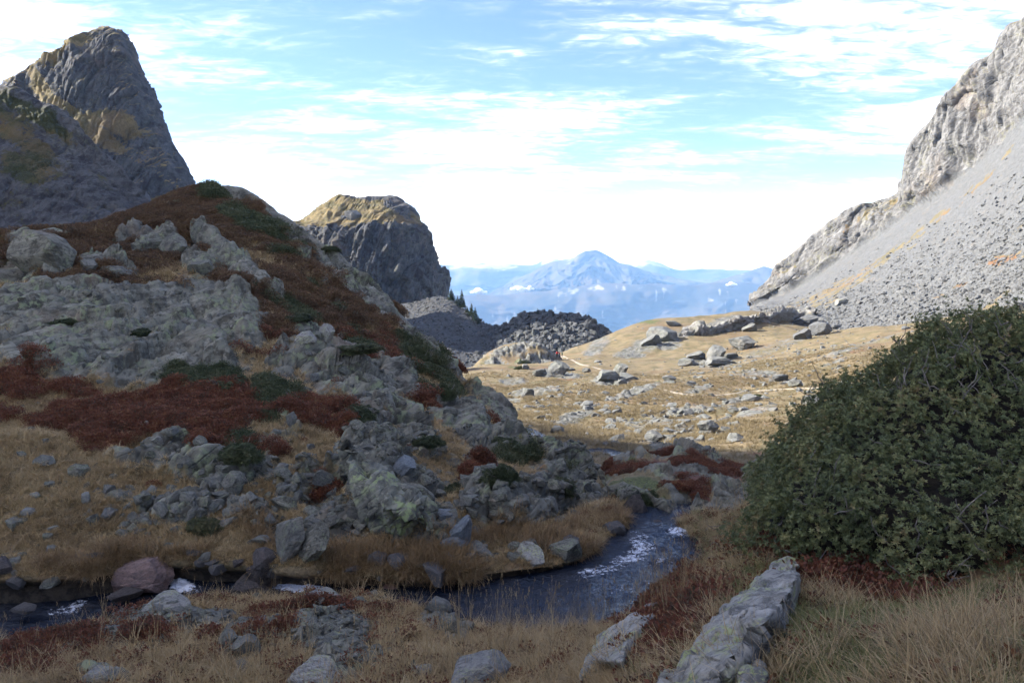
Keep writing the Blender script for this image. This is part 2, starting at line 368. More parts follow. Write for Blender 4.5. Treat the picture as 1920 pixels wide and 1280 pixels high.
M_PINK = mat_rock('rusty_rock', 3.0, 0.04, True, base=(0.26, 0.15, 0.12), pale=(0.36, 0.25, 0.21), dark=(0.12, 0.07, 0.055), lich=0.0, warm=(0.30, 0.15, 0.10), wm=0.6)
M_DARK = mat_rock('wet_dark_rock', 3.0, 0.04, True, base=(0.07, 0.06, 0.055), pale=(0.14, 0.12, 0.105), dark=(0.03, 0.027, 0.025), lich=0.0, wm=0.2, warm=(0.10, 0.06, 0.045))
M_BLUE = mat_rock('blue_grey_rock', 2.2, 0.03, True, base=(0.14, 0.165, 0.18), pale=(0.22, 0.25, 0.26), dark=(0.08, 0.09, 0.10), lich=0.1, wm=0.2)
M_PALE = mat_rock('pale_rock', 2.4, 0.04, True, base=(0.26, 0.25, 0.215), pale=(0.40, 0.385, 0.335), dark=(0.11, 0.107, 0.095), lich=0.8, lichen=(0.31, 0.34, 0.14), wm=0.25)
M_SCREE = mat_rock('scree_rock', 0.8, 0.1, True, lich=0.0, base=(0.114, 0.116, 0.114), pale=(0.173, 0.173, 0.167), dark=(0.072, 0.072, 0.072), wm=0.25)
M_STRAW = mat_leaf('straw_blades', [(0.0, (0.15, 0.10, 0.05)), (0.3, (0.27, 0.19, 0.095)), (0.6, (0.42, 0.31, 0.155)), (1.0, (0.53, 0.44, 0.255))], trans=0.35)
M_OLIVE = mat_leaf('olive_blades', [(0.0, (0.05, 0.075, 0.02)), (0.35, (0.11, 0.13, 0.04)), (0.65, (0.21, 0.19, 0.07)), (1.0, (0.42, 0.34, 0.17))], patch=2.0, trans=.35)
M_RED = mat_leaf('bilberry_leaves', [(0.0, (0.05, 0.055, 0.028)), (0.25, (0.085, 0.050, 0.030)), (0.5, (0.145, 0.048, 0.028)), (0.72, (0.185, 0.075, 0.034)), (1.0, (0.22, 0.15, 0.07))], patch=2.6)
M_GREEN = mat_leaf('shrub_leaves', [(0.0, (0.028, 0.038, 0.020)), (0.4, (0.05, 0.066, 0.030)), (0.7, (0.085, 0.09, 0.042)), (1.0, (0.14, 0.105, 0.055))], rough=0.5, trans=0.15)
M_BUSH = mat_leaf('evergreen_leaves', [(0.0, (0.063, 0.077, 0.038)), (0.38, (0.119, 0.140, 0.058)), (0.58, (0.188, 0.195, 0.077)), (0.76, (0.263, 0.195, 0.094)), (1.0, (0.376, 0.188, 0.101))], rough=0.36, patch=2.2, trans=0.15)
M_BARK = mat_plain('grey_bark', (0.17, 0.15, 0.13), 0.4, 0.9, 30)
M_FIR = mat_leaf('fir_needles', [(0, (0.010, 0.018, 0.010)), (1, (0.03, 0.045, 0.02))], trans=0)
log = lambda s: print('[%.1fs] %s' % (time.time()-T0, s))

# ------------------------------------------------------------------ far mountains across the valley
def mat_far(name, rockc=(0.21, 0.205, 0.195), wood=(0.018, 0.021, 0.02), grass=(0.05, 0.042, 0.03)):
    b = NB(name); A = b.attr('mask'); P = b.pos()
    n = b.noise(P, 0.0016, 6, 0.65, 0.3); n2 = b.noise(P, 0.008, 4, 0.6)
    c = b.mix(b.ramp(n, 0.40, 0.62), wood, grass)
    j = b.math('MULTIPLY', b.math('SUBTRACT', n2, 0.5), 0.7)
    c = b.mix(b.ramp(b.math('ADD', A[0], j), 0.4, 0.65), c, rockc); b.setv(b.b.inputs['Base Color'], c); return b.m
M_FAR = mat_far('far_limestone')
def far_ridge(name, label, pts, D, base_py, dD, uc, vc, rough, rockfn, crestD=None):
    pts = sorted(pts); x = np.array([p[0] for p in pts], float); y = np.array([p[1] for p in pts], float)
    X = np.linspace(x[0], x[-1], uc); yc = np.interp(X, x, y) + 2.6*fbm(np.stack([X/14, X*0+D/999, X*0], -1), 4, 7); k = np.arange(-3, 4); 
    rows = []
    zb = at(X, np.full_like(X, base_py), D-dD)
    C = at(X, yc, D)
    for t in np.linspace(0, 1, vc):
        q = zb*(1-t) + C*t
        q[:, 2] = zb[:, 2] + (C[:, 2]-zb[:, 2])*(t**1.35)
        rows.append(q)
    back = C.copy(); back[:, 1] += dD*0.8; back[:, 0] *= 1+0.8*dD/D; back[:, 2] = zb[:, 2]
    for t in np.linspace(0, 1, 8)[1:]: rows.append(C*(1-t)+back*t)
    s = Surf(np.array(rows), [1]*(len(rows)-1), [1]*(uc-1))
    tt = np.broadcast_to(np.minimum(np.arange(s.nv)/(vc-1), 1)[:, None], s.px.shape)
    amp = rough*np.sin(np.pi*np.clip(tt, 0, 1))**0.7 + rough*0.10
    Q = s.P0.copy(); Q[..., 2] *= 0.45
    d = ridged(Q/(dD*0.42), 5, hash(name) % 9, 0.55)
    s.P[..., 1] += -amp*d; s.P[..., 2] += amp*0.22*fbm(s.P0/(dD*0.2), 4, 3)
    s.mask[..., 0] = np.clip(rockfn(s, tt, d), 0, 1)
    o = s.build(name, [M_FAR]); tag(o, label, 'mountain', kind='structure'); return s
ridgeA = [(-900, 488), (-300, 500), (300, 490), (600, 500), (815, 495), (860, 497), (905, 492), (935, 497), (960, 496), (1000, 499), (1020, 487), (1042, 485), (1070, 492), (1120, 500), (1180, 493), (1215, 486), (1232, 489), (1250, 498), (1270, 506), (1310, 504), (1380, 506), (1430, 507), (1480, 498), (1600, 505), (2100, 490), (2800, 488)]
far_ridge('distant_mountain', 'pale blue long mountain chain forming the farthest skyline', ridgeA, 19500, 575, 2600, 300, 40, 900, lambda s, t, d: 0.55*ss(t, .72, .95)*(ell(s.px, s.py, [(1215, 497, 45, 16), (905, 502, 60, 8), (1040, 492, 25, 8)]) > .4) + 0.1*d)
ridgeB = [(760, 590), (900, 560), (945, 535), (1000, 508), (1022, 496), (1030, 491), (1052, 488), (1075, 484), (1088, 476), (1097, 471), (1115, 469), (1128, 472), (1140, 480), (1160, 492), (1200, 504), (1240, 515), (1280, 524), (1330, 531), (1420, 545), (1560, 570)]
def chame(s, t, d):
    face = ss(t, .60, .95)*ell(s.px, s.py, [(1095, 490, 70, 28, 5)])
    return np.clip(face*0.28*(0.6+0.5*d) + 0.25*d*ss(t, .5, .9), 0, 1)*ss(t, .45, .75)
far_ridge('distant_mountain', 'blue flat topped limestone summit rising in the middle of the far skyline', ridgeB, 15000, 590, 2400, 480, 80, 950, chame)
ridgeC = [(1180, 575), (1270, 548), (1330, 531), (1380, 515), (1410, 506), (1430, 499), (1442, 501), (1455, 508), (1480, 530), (1540, 560), (1700, 560), (2200, 520)]
far_ridge('distant_mountain', 'blue pointed ridge with pale cliffs just left of the scree mountain', ridgeC, 13800, 640, 2400, 320, 70, 800, lambda s, t, d: 0.4*ss(t, .5, .9)*ss(d, -.1, .5))
ridgeD = [(-1200, 560), (-400, 540), (400, 556), (800, 549), (870, 553), (950, 552), (1010, 547), (1055, 540), (1090, 534), (1125, 531), (1180, 533), (1240, 533), (1300, 535), (1360, 528), (1420, 532), (1500, 540), (1800, 530), (2400, 560), (3000, 540)]
def scarp(s, t, d):
    q = np.stack([s.px/6.0 + s.py/30, s.py/48.0, s.px*0], -1); n = fbm(q, 4, 4); q2 = np.stack([s.px/60.0, s.py/40.0, s.px*0], -1)
    k = ell(s.px, s.py, [(930, 610, 40, 45), (970, 600, 25, 40), (1040, 570, 25, 50, 10), (1065, 585, 25, 45), (1100, 600, 40, 35), (1145, 590, 20, 25), (1350, 560, 60, 40), (1130, 540, 70, 6), (1250, 560, 40, 20)])
    band = ss(t, .88, .93)*(1-ss(t, .97, 1.0))*ell(s.px, s.py, [(1110, 540, 100, 12)])
    return np.clip(0.30 + 1.0*n, 0, 1)*(0.34+0.50*k)*ss(t, .05, .25) + 0.5*band*np.clip(.35+n, 0, 1)
far_ridge('escarpment', 'long hazy blue escarpment streaked with pale rock above the valley', ridgeD, 12500, 760, 2200, 620, 110, 620, scarp)
gx = np.linspace(-16000, 16000, 60); gy = np.linspace(500, 27000, 60); GX, GY = np.meshgrid(gx, gy)
GV = np.stack([GX, GY, -1750 + 0*GX], -1); GV[..., 2] += 60*fbm(GV/3000, 3, 2)
o = link('valley_floor', mesh_np('valley_floor', GV, gridfaces(60, 60), [M_FAR], attrs={'mask': np.zeros((60, 60, 4))})); tag(o, 'hazy wooded valley floor far below the pass', 'valley', kind='structure')
log('far')

# ------------------------------------------------------------------ near ground: one height sheet from the camera to the far lip of the meadow
STREAM = np.array([(-10.5, 9.4, -4.22), (-7.6, 9.45, -4.21), (-5.9, 9.5, -4.19), (-4.9, 9.72, -4.15), (-4.2, 10.0, -4.10), (-3.4, 10.02, -4.07), (-2.65, 9.95, -4.04), (-1.7, 9.9, -4.02), (-0.7, 9.62, -4.0), (0.05, 9.45, -4.0), (0.85, 9.6, -3.99), (1.68, 10.0, -3.98), (1.95, 10.8, -3.96), (2.0, 11.8, -3.90), (2.55, 12.6, -3.92), (3.7, 13.4, -4.1), (5.2, 14.6, -4.6)])
SW = np.array([.95, .85, .82, .66, .48, .48, .50, .52, .72, 1.02, 1.15, 1.02, .66, .36, .34, .5, .6])
def polydense(A, n): return interp(A, np.linspace(0, len(A)-1, n))
SD = polydense(np.concatenate([STREAM, SW[:, None]], 1), 240)
def stream_dist(X, Y):
    sh = X.shape; p = np.stack([X.ravel(), Y.ravel()], -1); best = np.full(len(p), 1e9); zi = np.zeros(len(p)); wi = np.zeros(len(p))
    near = (p[:, 1] < 20) & (np.abs(p[:, 0]) < 14); idx = np.where(near)[0]; q = p[idx]; bb = np.full(len(q), 1e9); zz = np.zeros(len(q)); ww = np.ones(len(q))
    for k in range(0, len(SD)):
        d = np.hypot(q[:, 0]-SD[k, 0], q[:, 1]-SD[k, 1]); m = d < bb
        bb = np.where(m, d, bb); zz = np.where(m, SD[k, 2], zz); ww = np.where(m, SD[k, 3], ww)
    best[idx] = bb; zi[idx] = zz; wi[idx] = ww
    return best.reshape(sh), zi.reshape(sh), wi.reshape(sh)
gp = [(-900, 1275, 7.2), (-300, 1275, 6.9), (0, 1275, 6.7), (300, 1275, 6.5), (600, 1275, 6.25), (900, 1275, 6.0), (1100, 1275, 5.2), (1300, 1270, 4.0), (1500, 1270, 3.4), (1750, 1270, 2.9), (2000, 1270, 2.6), (2600, 1270, 2.3),
      (-300, 1200, 8.62), (0, 1194, 8.70), (150, 1164, 9.12), (300, 1130, 9.45), (420, 1121, 9.50), (560, 1119, 9.42), (700, 1122, 9.2), (850, 1152, 8.80), (940, 1172, 8.58), (1040, 1182, 8.45), (1120, 1176, 8.5), (1200, 1140, 8.7), (-150, 1230, 7.6), (150, 1215, 7.6), (450, 1180, 7.8), (700, 1180, 7.8), (1000, 1225, 7.0),
      (1300, 1150, 6.0), (1400, 1130, 5.95), (1500, 1120, 5.85), (1700, 1140, 5.35), (1950, 1120, 5.0), (2400, 1100, 4.7), (1250, 1098, 8.9), (1292, 1058, 9.6), (1320, 1030, 10.4), (1400, 1060, 7.3), (1600, 1040, 6.8), (1900, 1000, 6.4), (1400, 960, 11.0),
      (1500, 900, 10), (1900, 800, 9), (2300, 800, 9), (1330, 1000, 12.0), (1500, 870, 28), (1700, 840, 27), (2000, 790, 25), (2600, 760, 24), (1100, 900, 24), (1250, 890, 24),
      (900, 850, 40), (1000, 838, 43), (1200, 845, 40), (1380, 862, 34), (1000, 790, 64), (1250, 790, 66), (1500, 785, 62), (1000, 740, 108), (1200, 738, 112), (1400, 738, 112), (1550, 728, 100), (1650, 690, 105), (2000, 660, 90),
      (880, 712, 165), (1100, 702, 165), (1300, 695, 165), (1500, 688, 150), (1650, 655, 150), (2000, 640, 120), (880, 695, 215), (1050, 664, 268), (1200, 655, 250), (1350, 650, 250), (1500, 640, 235), (1650, 615, 225), (1900, 590, 195), (2200, 570, 160),
      (1060, 660, 300), (1135, 630, 320), (1215, 606, 330), (1300, 608, 338), (1415, 592, 350), (1500, 612, 320), (1700, 615, 262)]
gpw = np.concatenate([at(*np.array(gp).T), np.array([(-3, 14.5, -4.9), (-9, 14.5, -4.9), (-16, 15, -5.2), (-20, 30, -8), (-6, 40, -10), (-40, 60, -12), (-80, 90, -16), (-90, 200, -30), (-60, 300, -45), (-150, 300, -50), (0, 400, -75), (60, 430, -80), (140, 430, -75), (250, 420, -40), (-30, 420, -80), (-100, 430, -80),
     (-6, 2.5, -3.2), (-3, 3, -2.9), (0, 2, -2.1), (2, 1.5, -1.6), (6, 3, -0.8), (10, 8, 0.0), (20, 25, -1.0)])])
def tps_fit(uv, z, lam=1e-3):
    d = np.linalg.norm(uv[:, None]-uv[None], axis=-1); K = np.where(d > 0, d*d*np.log(np.maximum(d, 1e-9)), 0)
    n = len(z); A = np.zeros((n+3, n+3)); A[:n, :n] = K + lam*np.eye(n); A[:n, n] = 1; A[:n, n+1:] = uv; A[n, :n] = 1; A[n+1:, :n] = uv.T
    return np.linalg.solve(A, np.concatenate([z, np.zeros(3)]))
UVG = np.stack([2.2*gpw[:, 0]/gpw[:, 1], np.log(gpw[:, 1])], -1); WG = tps_fit(UVG, gpw[:, 2]/gpw[:, 1])
def tps_eval(uv, W, C):
    out = W[-3] + uv @ W[-2:]
    for k in range(len(C)):
        d2 = ((uv-C[k])**2).sum(-1); out += W[k]*0.5*d2*np.log(np.maximum(d2, 1e-12))
    return out
def base_hit(px, py):
    d = at(px, py, 1.0); Y = np.exp(np.linspace(math.log(12), math.log(300), 700)); q = np.stack([np.full_like(Y, 2.2*d[0]), np.log(Y)], -1)
    k = np.argmax(tps_eval(q, WG, UVG) > d[2]); return np.array([d[0]*Y[k], Y[k], d[2]*Y[k]])
FSTREAM = [(np.array([base_hit(*p) for p in L_]), w) for L_, w in (([(905, 768), (925, 782), (945, 793), (968, 799), (988, 804), (1003, 812), (1016, 820), (1036, 832), (1060, 838)], 0.55), ([(1085, 846), (1108, 845), (1130, 843), (1152, 847), (1175, 852)], 0.62), ([(1208, 828), (1222, 826), (1236, 831)], 0.5))]
FSD = [(polydense(p, 60), w) for p, w in FSTREAM]
rows_Y = np.exp(np.concatenate([np.linspace(math.log(1.7), math.log(9.5), 190, endpoint=False), np.linspace(math.log(9.5), math.log(60), 190, endpoint=False), np.linspace(math.log(60), math.log(430), 210)]))
cols_a = np.concatenate([np.linspace(-2.2, -0.70, 24, endpoint=False), np.linspace(-0.70, 0.70, 480, endpoint=False), np.linspace(0.70, 2.2, 24)])
AA, YY = np.meshgrid(cols_a, rows_Y); XX = AA*YY
S = tps_eval(np.stack([2.2*AA, np.log(YY)], -1), WG, UVG)
ZZ = S*YY
ground = Surf.__new__(Surf)
G0 = np.stack([XX, YY, ZZ], -1)
dS, zS, wS = stream_dist(XX, YY)
# soft undulation, more of it far away
und = fbm(G0/np.array([14, 14, 8.0]), 4, 3)*ss(YY, 25, 90)*1.3 + fbm(G0/3.2, 3, 6)*ss(YY, 9, 30)*0.22 + fbm(G0/0.9, 3, 8)*0.075
fe = np.full(XX.shape, 9.0); fz = ZZ.copy()
for p_, w_ in FSD:
    for q_ in p_:
        dd_ = np.hypot(XX-q_[0], (YY-q_[1])) - w_; m_ = dd_ < fe; fe = np.where(m_, dd_, fe); fz = np.where(m_, q_[2], fz)
und += fbm(G0/45, 3, 12)*ss(YY, 60, 160)*2.0*(1-ss(YY, 250, 320))
ZZ = ZZ + und
kf = ss(fe, 0.0, 3.0); ZZ = np.where(fe < 3, fz*(1-kf)+ZZ*kf, ZZ) - 0.45*(1-ss(fe, -.15, .25))
e = dS - wS*(1+0.18*fbm(G0/0.7, 2, 9))
edge = ss(e, -0.12, 0.22)
bank = np.maximum(ZZ, zS + 0.06 + 0.05*fbm(G0/0.3, 2, 2))
bed = zS - 0.30 - 0.1*fbm(G0/0.4, 2, 5)
inst = dS < 6
ZZ = np.where(inst, bed*(1-edge) + np.where(e < 1.3, bank*(1-ss(e, .5, 1.3)) + ZZ*ss(e, .5, 1.3), ZZ)*edge, ZZ)
ground.P = np.stack([XX, YY, ZZ], -1); ground.nv, ground.nu = XX.shape
ground.px, ground.py = proj(ground.P); ground.normals(); ground.P0 = ground.P.copy(); ground.N0 = ground.N.copy(); ground.mask = np.zeros((*XX.shape, 4), np.float32); ground.mask[..., 3] = 1
# bare rock, red heath and green patches on the ground
px, py = ground.px, ground.py
rk_near = ell(px, py, [(620, 1190, 75, 55, 10, 1.1), (640, 1240, 70, 22), (690, 1250, 40, 20), (330, 1165, 150, 24, 0, .95), (480, 1185, 80, 24, 0, .85), (250, 1200, 110, 24, 0, .8), (830, 1165, 50, 22), (850, 1195, 30, 20), (450, 1225, 60, 30, 0, .8), (700, 1120, 90, 14, 0, .7), (590, 1120, 45, 10), (190, 1270, 60, 16), (620, 1275, 80, 14), (790, 1265, 30, 14), (900, 1260, 60, 20, -15, .7), (1170, 1210, 70, 40, -30, .8), (1100, 1270, 60, 30, 0, .5)])
mead = [(1080, 780, 60, 18, -20), (1140, 715, 45, 12), (1000, 735, 60, 10, -8), (1190, 735, 60, 9, -18), (1230, 790, 60, 18, 10, .8), (1190, 800, 40, 18, 10, .8), (1290, 770, 60, 12, -10), (1420, 770, 60, 10, -15), (1370, 755, 50, 9, -20), (1310, 730, 40, 8, -12), (1230, 640, 70, 20, -15), (1190, 655, 50, 14, -20), (1120, 650, 40, 18, -40), (1180, 665, 40, 10), (1060, 705, 40, 8), (1330, 680, 70, 12), (1420, 700, 60, 8), (1470, 715, 60, 8, 10), (1430, 660, 60, 12, -15, .8), (1480, 640, 60, 10, -15, .8), (1580, 660, 70, 6, -18, .9), (1560, 680, 60, 5, -18, .8), (1640, 640, 70, 6, -18, .8), (1520, 700, 60, 6, -15, .7), (1300, 622, 50, 10, -12, 1), (1350, 606, 60, 12, -18, 1), (1250, 640, 40, 20, 0, 1), (960, 715, 40, 10), (1030, 700, 40, 10), (960, 750, 30, 8)]
rk_mead = ell(px, py, mead)*0.60 + 0.18*np.clip(fbm(ground.P0/np.array([9, 9, 9.]), 4, 31), -1, 1)*ss(YY, 50, 90)
rk = np.where(YY < 20, rk_near*0.8 + 0.22*fbm(G0/0.8, 3, 14)*(rk_near > 0), rk_mead*ss(YY, 30, 45))
wet = (e < 0.05) & inst
rk = np.where(wet, 1, rk)
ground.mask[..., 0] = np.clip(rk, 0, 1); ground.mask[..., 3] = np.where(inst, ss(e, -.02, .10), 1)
rd = ell(px, py, [(120, 1210, 160, 32, -12, .52), (270, 1195, 60, 16, 0, .55), (60, 1250, 90, 25, -10, .45), (500, 1195, 60, 14, 0, .5), (420, 1195, 40, 14, 0, .5), (560, 1150, 200, 14, 0, .45), (740, 1112, 50, 10, 0, .6), (1270, 1120, 50, 45, -45, .8), (1290, 1190, 35, 60, 20, .8), (1240, 1170, 40, 50, 20, .6), (1600, 1075, 120, 24, 8, .35), (1180, 870, 80, 10, -8, .8)])
rdm = ell(px, py, [(1075, 768, 25, 5), (1130, 790, 25, 6), (1250, 757, 30, 5), (1130, 705, 40, 5), (1000, 690, 60, 6), (1060, 712, 30, 5), (1440, 745, 25, 5), (1880, 490, 40, 10, -20), (1300, 725, 60, 6), (1590, 665, 60, 8, -18), (1240, 770, 30, 6), (1420, 795, 70, 8), (1400, 850, 60, 10)])
ground.mask[..., 1] = np.clip(np.where(YY < 30, rd, rdm*(0.45+0.55*fbm(ground.P0/3.5, 3, 9))), 0, 1)
ground.mask[..., 2] = np.clip(np.where(YY < 6.5, ell(px, py, [(1500, 1200, 160, 60, 0, .8), (1750, 1180, 250, 60, 0, .7), (1900, 1250, 120, 40, 0, .6), (1650, 1260, 120, 30, 0, .6)])*0.9, ell(px, py, [(1215, 603, 35, 5), (1370, 720, 20, 4), (1230, 715, 12, 3), (960, 690, 12, 4)])*(0.6+0.7*fbm(ground.P0/3.0, 3, 19))), 0, 1)
pushd = np.where(YY < 20, rockform(ground.P0, 0.32, (0.3, -0.5, 0.8), 4, .9, .9, .6)*0.55*ss(rk, .35, .7)*(~wet), rockform(ground.P0, 3.2, (-0.5, -0.4, 0.75), 5, .8, .8, .6)*0.30*ss(rk, .35, .7)*np.clip(YY/100, .3, 1.5))
ground.P[..., 2] += pushd + 0.06*ss(rk, .35, .7)*(YY < 20)*(~wet)
split = int(np.searchsorted(rows_Y, 22.0))
def build_part(s, a, b, name, mats):
    Fq = gridfaces(b-a, s.nu); Fq = Fq[:, ::-1] if s.flip else Fq
    return link(name, mesh_np(name, s.P[a:b], Fq, mats, attrs={'mask': s.mask[a:b]}))
ground.normals()
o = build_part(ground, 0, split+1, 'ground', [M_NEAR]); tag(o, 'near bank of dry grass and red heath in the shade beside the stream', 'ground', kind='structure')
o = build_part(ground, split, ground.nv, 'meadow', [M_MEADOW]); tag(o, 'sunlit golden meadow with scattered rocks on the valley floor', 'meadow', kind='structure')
log('ground')

# ------------------------------------------------------------------ rocky hill on the left
hc = [  # foot px,py,D  crest px,py,D, power
    (-900, 1100, 9.6, -600, 470, 30, 1.5), (-300, 1108, 9.55, -200, 450, 30, 1.5), (0, 1104, 9.6, -20, 442, 30.5, 1.5), (190, 1090, 9.8, 160, 432, 33, 1.5), (330, 1072, 10.1, 235, 410, 37, 1.52), (450, 1078, 10.0, 320, 374, 42, 1.55), (560, 1092, 9.8, 400, 350, 45.5, 1.55),
    (640, 1094, 9.8, 450, 352, 46, 1.55), (740, 1099, 9.7, 515, 394, 43.5, 1.52), (850, 1096, 9.7, 598, 456, 39.5, 1.5), (950, 1084, 9.95, 690, 532, 35.5, 1.45), (1040, 1068, 10.2, 770, 608, 32, 1.4), (1105, 1040, 10.7, 850, 690, 29, 1.35), (1150, 1005, 11.4, 908, 762, 27, 1.3), (1180, 975, 12.0, 945, 812, 25, 1.25)]
fr = [0, .05, .12, .22, .33, .44, .55, .66, .76, .85, .93, 1.0]
ctrl = np.zeros((len(fr)+4, len(hc), 3))
for j, (fx, fy, fD, cx, cy, cD, p) in enumerate(hc):
    for i, f in enumerate(fr):
        D = fD*(cD/fD)**(f**p) + (0.25 if 0 < f < .08 else 0)*0
        ctrl[i+1, j] = at(fx+(cx-fx)*f, fy+(cy-fy)*f, D)
    ctrl[0, j] = ctrl[1, j] + np.array([0, -0.15, -0.75])
    ctrl[1, j, 2] -= 0.05
    ctrl[2, j, 1] -= 0.30; ctrl[2, j, 2] += 0.02        # undercut turf edge above the water
    c = ctrl[len(fr), j]
    for q, (dy, dz) in enumerate([(4, -2.2), (10, -8.0), (22, -22.0)]):
        k = cD/45; off = np.array([(0.3 if j > 6 else 1.5)*k*(q+1), dy*k, dz*k]); ctrl[len(fr)+1+q, j] = c + off
ctrl = np.concatenate([ctrl, ctrl[:, -1:]+np.array([0.22, 0.5, -0.9]), ctrl[:, -1:]+np.array([0.5, 1.6, -4.5])], 1)
hill = Surf(ctrl, [4, 14, 16, 34, 42, 42, 42, 42, 40, 36, 34, 30, 8, 6, 5], [10, 22, 36, 34, 32, 32, 30, 26, 34, 36, 34, 32, 28, 22, 8, 6])
px, py, Yh = hill.px, hill.py, hill.P0[..., 1]
rock_e = [(-150, 620, 120, 60, 0, 1.0), (-330, 700, 120, 50, 0, .9), (-120, 880, 90, 30, 0, .8), (-260, 520, 90, 40, 20, .9), (-220, 980, 90, 26, 0, .7), (215, 605, 260, 62, 4, 1.15), (60, 590, 110, 55, 0, 1.1), (330, 655, 150, 40, 10, 1.05), (420, 600, 90, 50, 35, 1.05), (80, 660, 110, 40, 0, 1), (200, 690, 160, 30, 5, 1), (60, 485, 75, 30, 35, 1.1), (25, 520, 60, 25, 10, .9), (160, 505, 40, 16, 10, 1), (205, 515, 50, 10, 5, .9), (300, 458, 70, 24, 12, 1), (250, 450, 60, 10, -10, .9), (375, 445, 22, 20, 0, 1), (375, 500, 35, 20, 30, 1), (450, 500, 95, 22, 42, 1.05), (500, 545, 45, 12, 45, .9), (100, 445, 70, 10, 0, .9),
          (465, 370, 75, 18, 18, 1.1), (540, 418, 75, 24, 40, 1.25), (630, 502, 80, 26, 45, 1.2), (700, 562, 75, 22, 48, 1.15), (775, 632, 60, 20, 50, 1.1), (560, 480, 60, 9, 45, .8), (620, 560, 60, 8, 50, .8), (340, 380, 60, 6, -25, .7), (880, 715, 90, 14, 50, 1.05), (925, 765, 60, 16, 55, 1.1), (830, 690, 40, 12, 55, .7), (760, 620, 60, 9, 50, .7),
          (600, 640, 55, 18, 10, 1.05), (620, 700, 110, 50, 28, 1.1), (530, 690, 40, 45, 20, .9), (700, 740, 90, 34, 38, 1.05), (770, 790, 60, 25, 40, .95), (860, 790, 60, 32, 25, 1), (900, 820, 50, 28, 25, .9), (790, 830, 50, 25, 30, .8), (700, 890, 95, 60, 48, 1.15), (760, 930, 70, 50, 35, 1.1), (660, 850, 50, 22, 45, 1), (1045, 868, 60, 42, 15, 1.1), (985, 850, 40, 20, 15, .9), (950, 950, 110, 42, 5, 1.05), (1040, 940, 60, 34, 35, 1.05), (1090, 900, 40, 24, 30, 1), (1120, 930, 40, 24, 15, .9), (900, 900, 60, 20, 20, .7),
          (560, 1030, 75, 50, 10, 1.1), (520, 1000, 40, 30, 0, .9), (630, 975, 75, 45, 30, .85), (660, 1010, 40, 25, 30, .8), (400, 905, 75, 32, 20, .95), (330, 930, 80, 26, 10, .9), (560, 920, 80, 30, 10, .7), (470, 960, 60, 26, 10, .7), (240, 975, 70, 22, 10, .7), (540, 800, 40, 50, 10, .7), (590, 870, 50, 30, 10, .7), (820, 1000, 60, 30, 20, .9), (330, 860, 130, 55, 5, .85), (300, 955, 110, 34, 5, .9), (440, 880, 90, 50, 10, .8), (500, 820, 80, 40, 0, .75), (180, 985, 60, 20, 0, .7), (690, 800, 70, 40, 40, .9), (750, 720, 60, 24, 45, .9), (110, 1050, 90, 20, -8, .85), (230, 1040, 70, 18, 0, .7), (40, 1062, 60, 14, 0, .8), (150, 820, 60, 14, 0, .5), (440, 815, 50, 16, 0, .5), (420, 640, 60, 25, 0, .8)]
rock_raw = ell(px, py, rock_e)
n_r = fbm(hill.P0/np.array([1.6, 1.6, 1.2]), 4, 41); n_r2 = fbm(hill.P0/np.array([6, 6, 5.0]), 4, 44)
n_s = fbm(hill.P0/np.array([.55, .55, .45]), 3, 47); rk = rock_raw*(0.56+0.16*ss(py, 640, 560)) + 0.34*n_r + 0.16*n_r2 + 0.26*n_s*ss(py, 430, 700) + 0.13 + 0.10*ell(px, py, [(650, 850, 330, 160), (900, 900, 220, 120), (250, 620, 260, 80)])
rk = np.where(py < 430, rk + 0.02, rk)
low_bank = (hill.v < 1.9)
grassy = ell(px, py, [(80, 930, 125, 70, 0, 1.2), (30, 830, 90, 40, 0, .8), (700, 1060, 170, 34, 0, 1.25), (860, 1050, 80, 30, 0, 1), (1080, 1010, 80, 40, -30, 1.1), (1130, 970, 40, 30, -40, 1), (380, 1030, 110, 24, 0, 1.1), (250, 1000, 60, 20, 0, .8), (20, 535, 50, 20, 0, .8), (730, 990, 50, 30, 0, .6), (470, 1015, 40, 30, 0, .8)])
rk = rk - 0.42*np.clip(grassy, 0, 1)
rk = np.where(low_bank, 0.0, rk)
red_e = [(-160, 770, 120, 40, 0, 1.0), (-260, 600, 90, 30, 0, .8), (60, 760, 130, 55, 0, 1.15), (250, 800, 140, 55, 8, 1.1), (420, 770, 80, 40, 0, .9), (320, 730, 60, 20, 0, .9), (330, 430, 130, 36, -18, .85), (440, 400, 90, 40, 25, .8), (200, 470, 120, 14, 0, .8), (110, 530, 80, 16, 0, .8), (520, 470, 60, 20, 45, .6), (620, 560, 90, 36, 45, .7), (350, 480, 40, 20, 0, .7), (560, 620, 80, 14, 0, .6), (720, 640, 60, 20, 45, .6), (830, 770, 60, 14, 20, .8), (900, 895, 30, 25, 0, 1), (610, 910, 40, 12, 0, .9), (760, 850, 60, 16, 30, .7), (980, 930, 60, 10, 15, .6), (290, 915, 30, 8, 0, .8), (570, 770, 80, 40, 0, .7), (660, 800, 50, 40, 0, .6), (470, 850, 70, 16, 0, .6)]
hill.mask[..., 1] = np.clip(ellg(px, py, red_e)*(0.30+0.50*fbm(hill.P0/1.3, 3, 91)) + 0.30*fbm(hill.P0/2.2, 4, 51) + 0.34*fbm(hill.P0/0.8, 3, 52)*ss(py, 450, 650) + 0.24*fbm(hill.P0/3.5, 3, 53)*ss(py, 700, 500) + 0.36*ss(py, 780, 540) + .05, 0, 1)*(1-np.clip(grassy, 0, 1)*0.8)
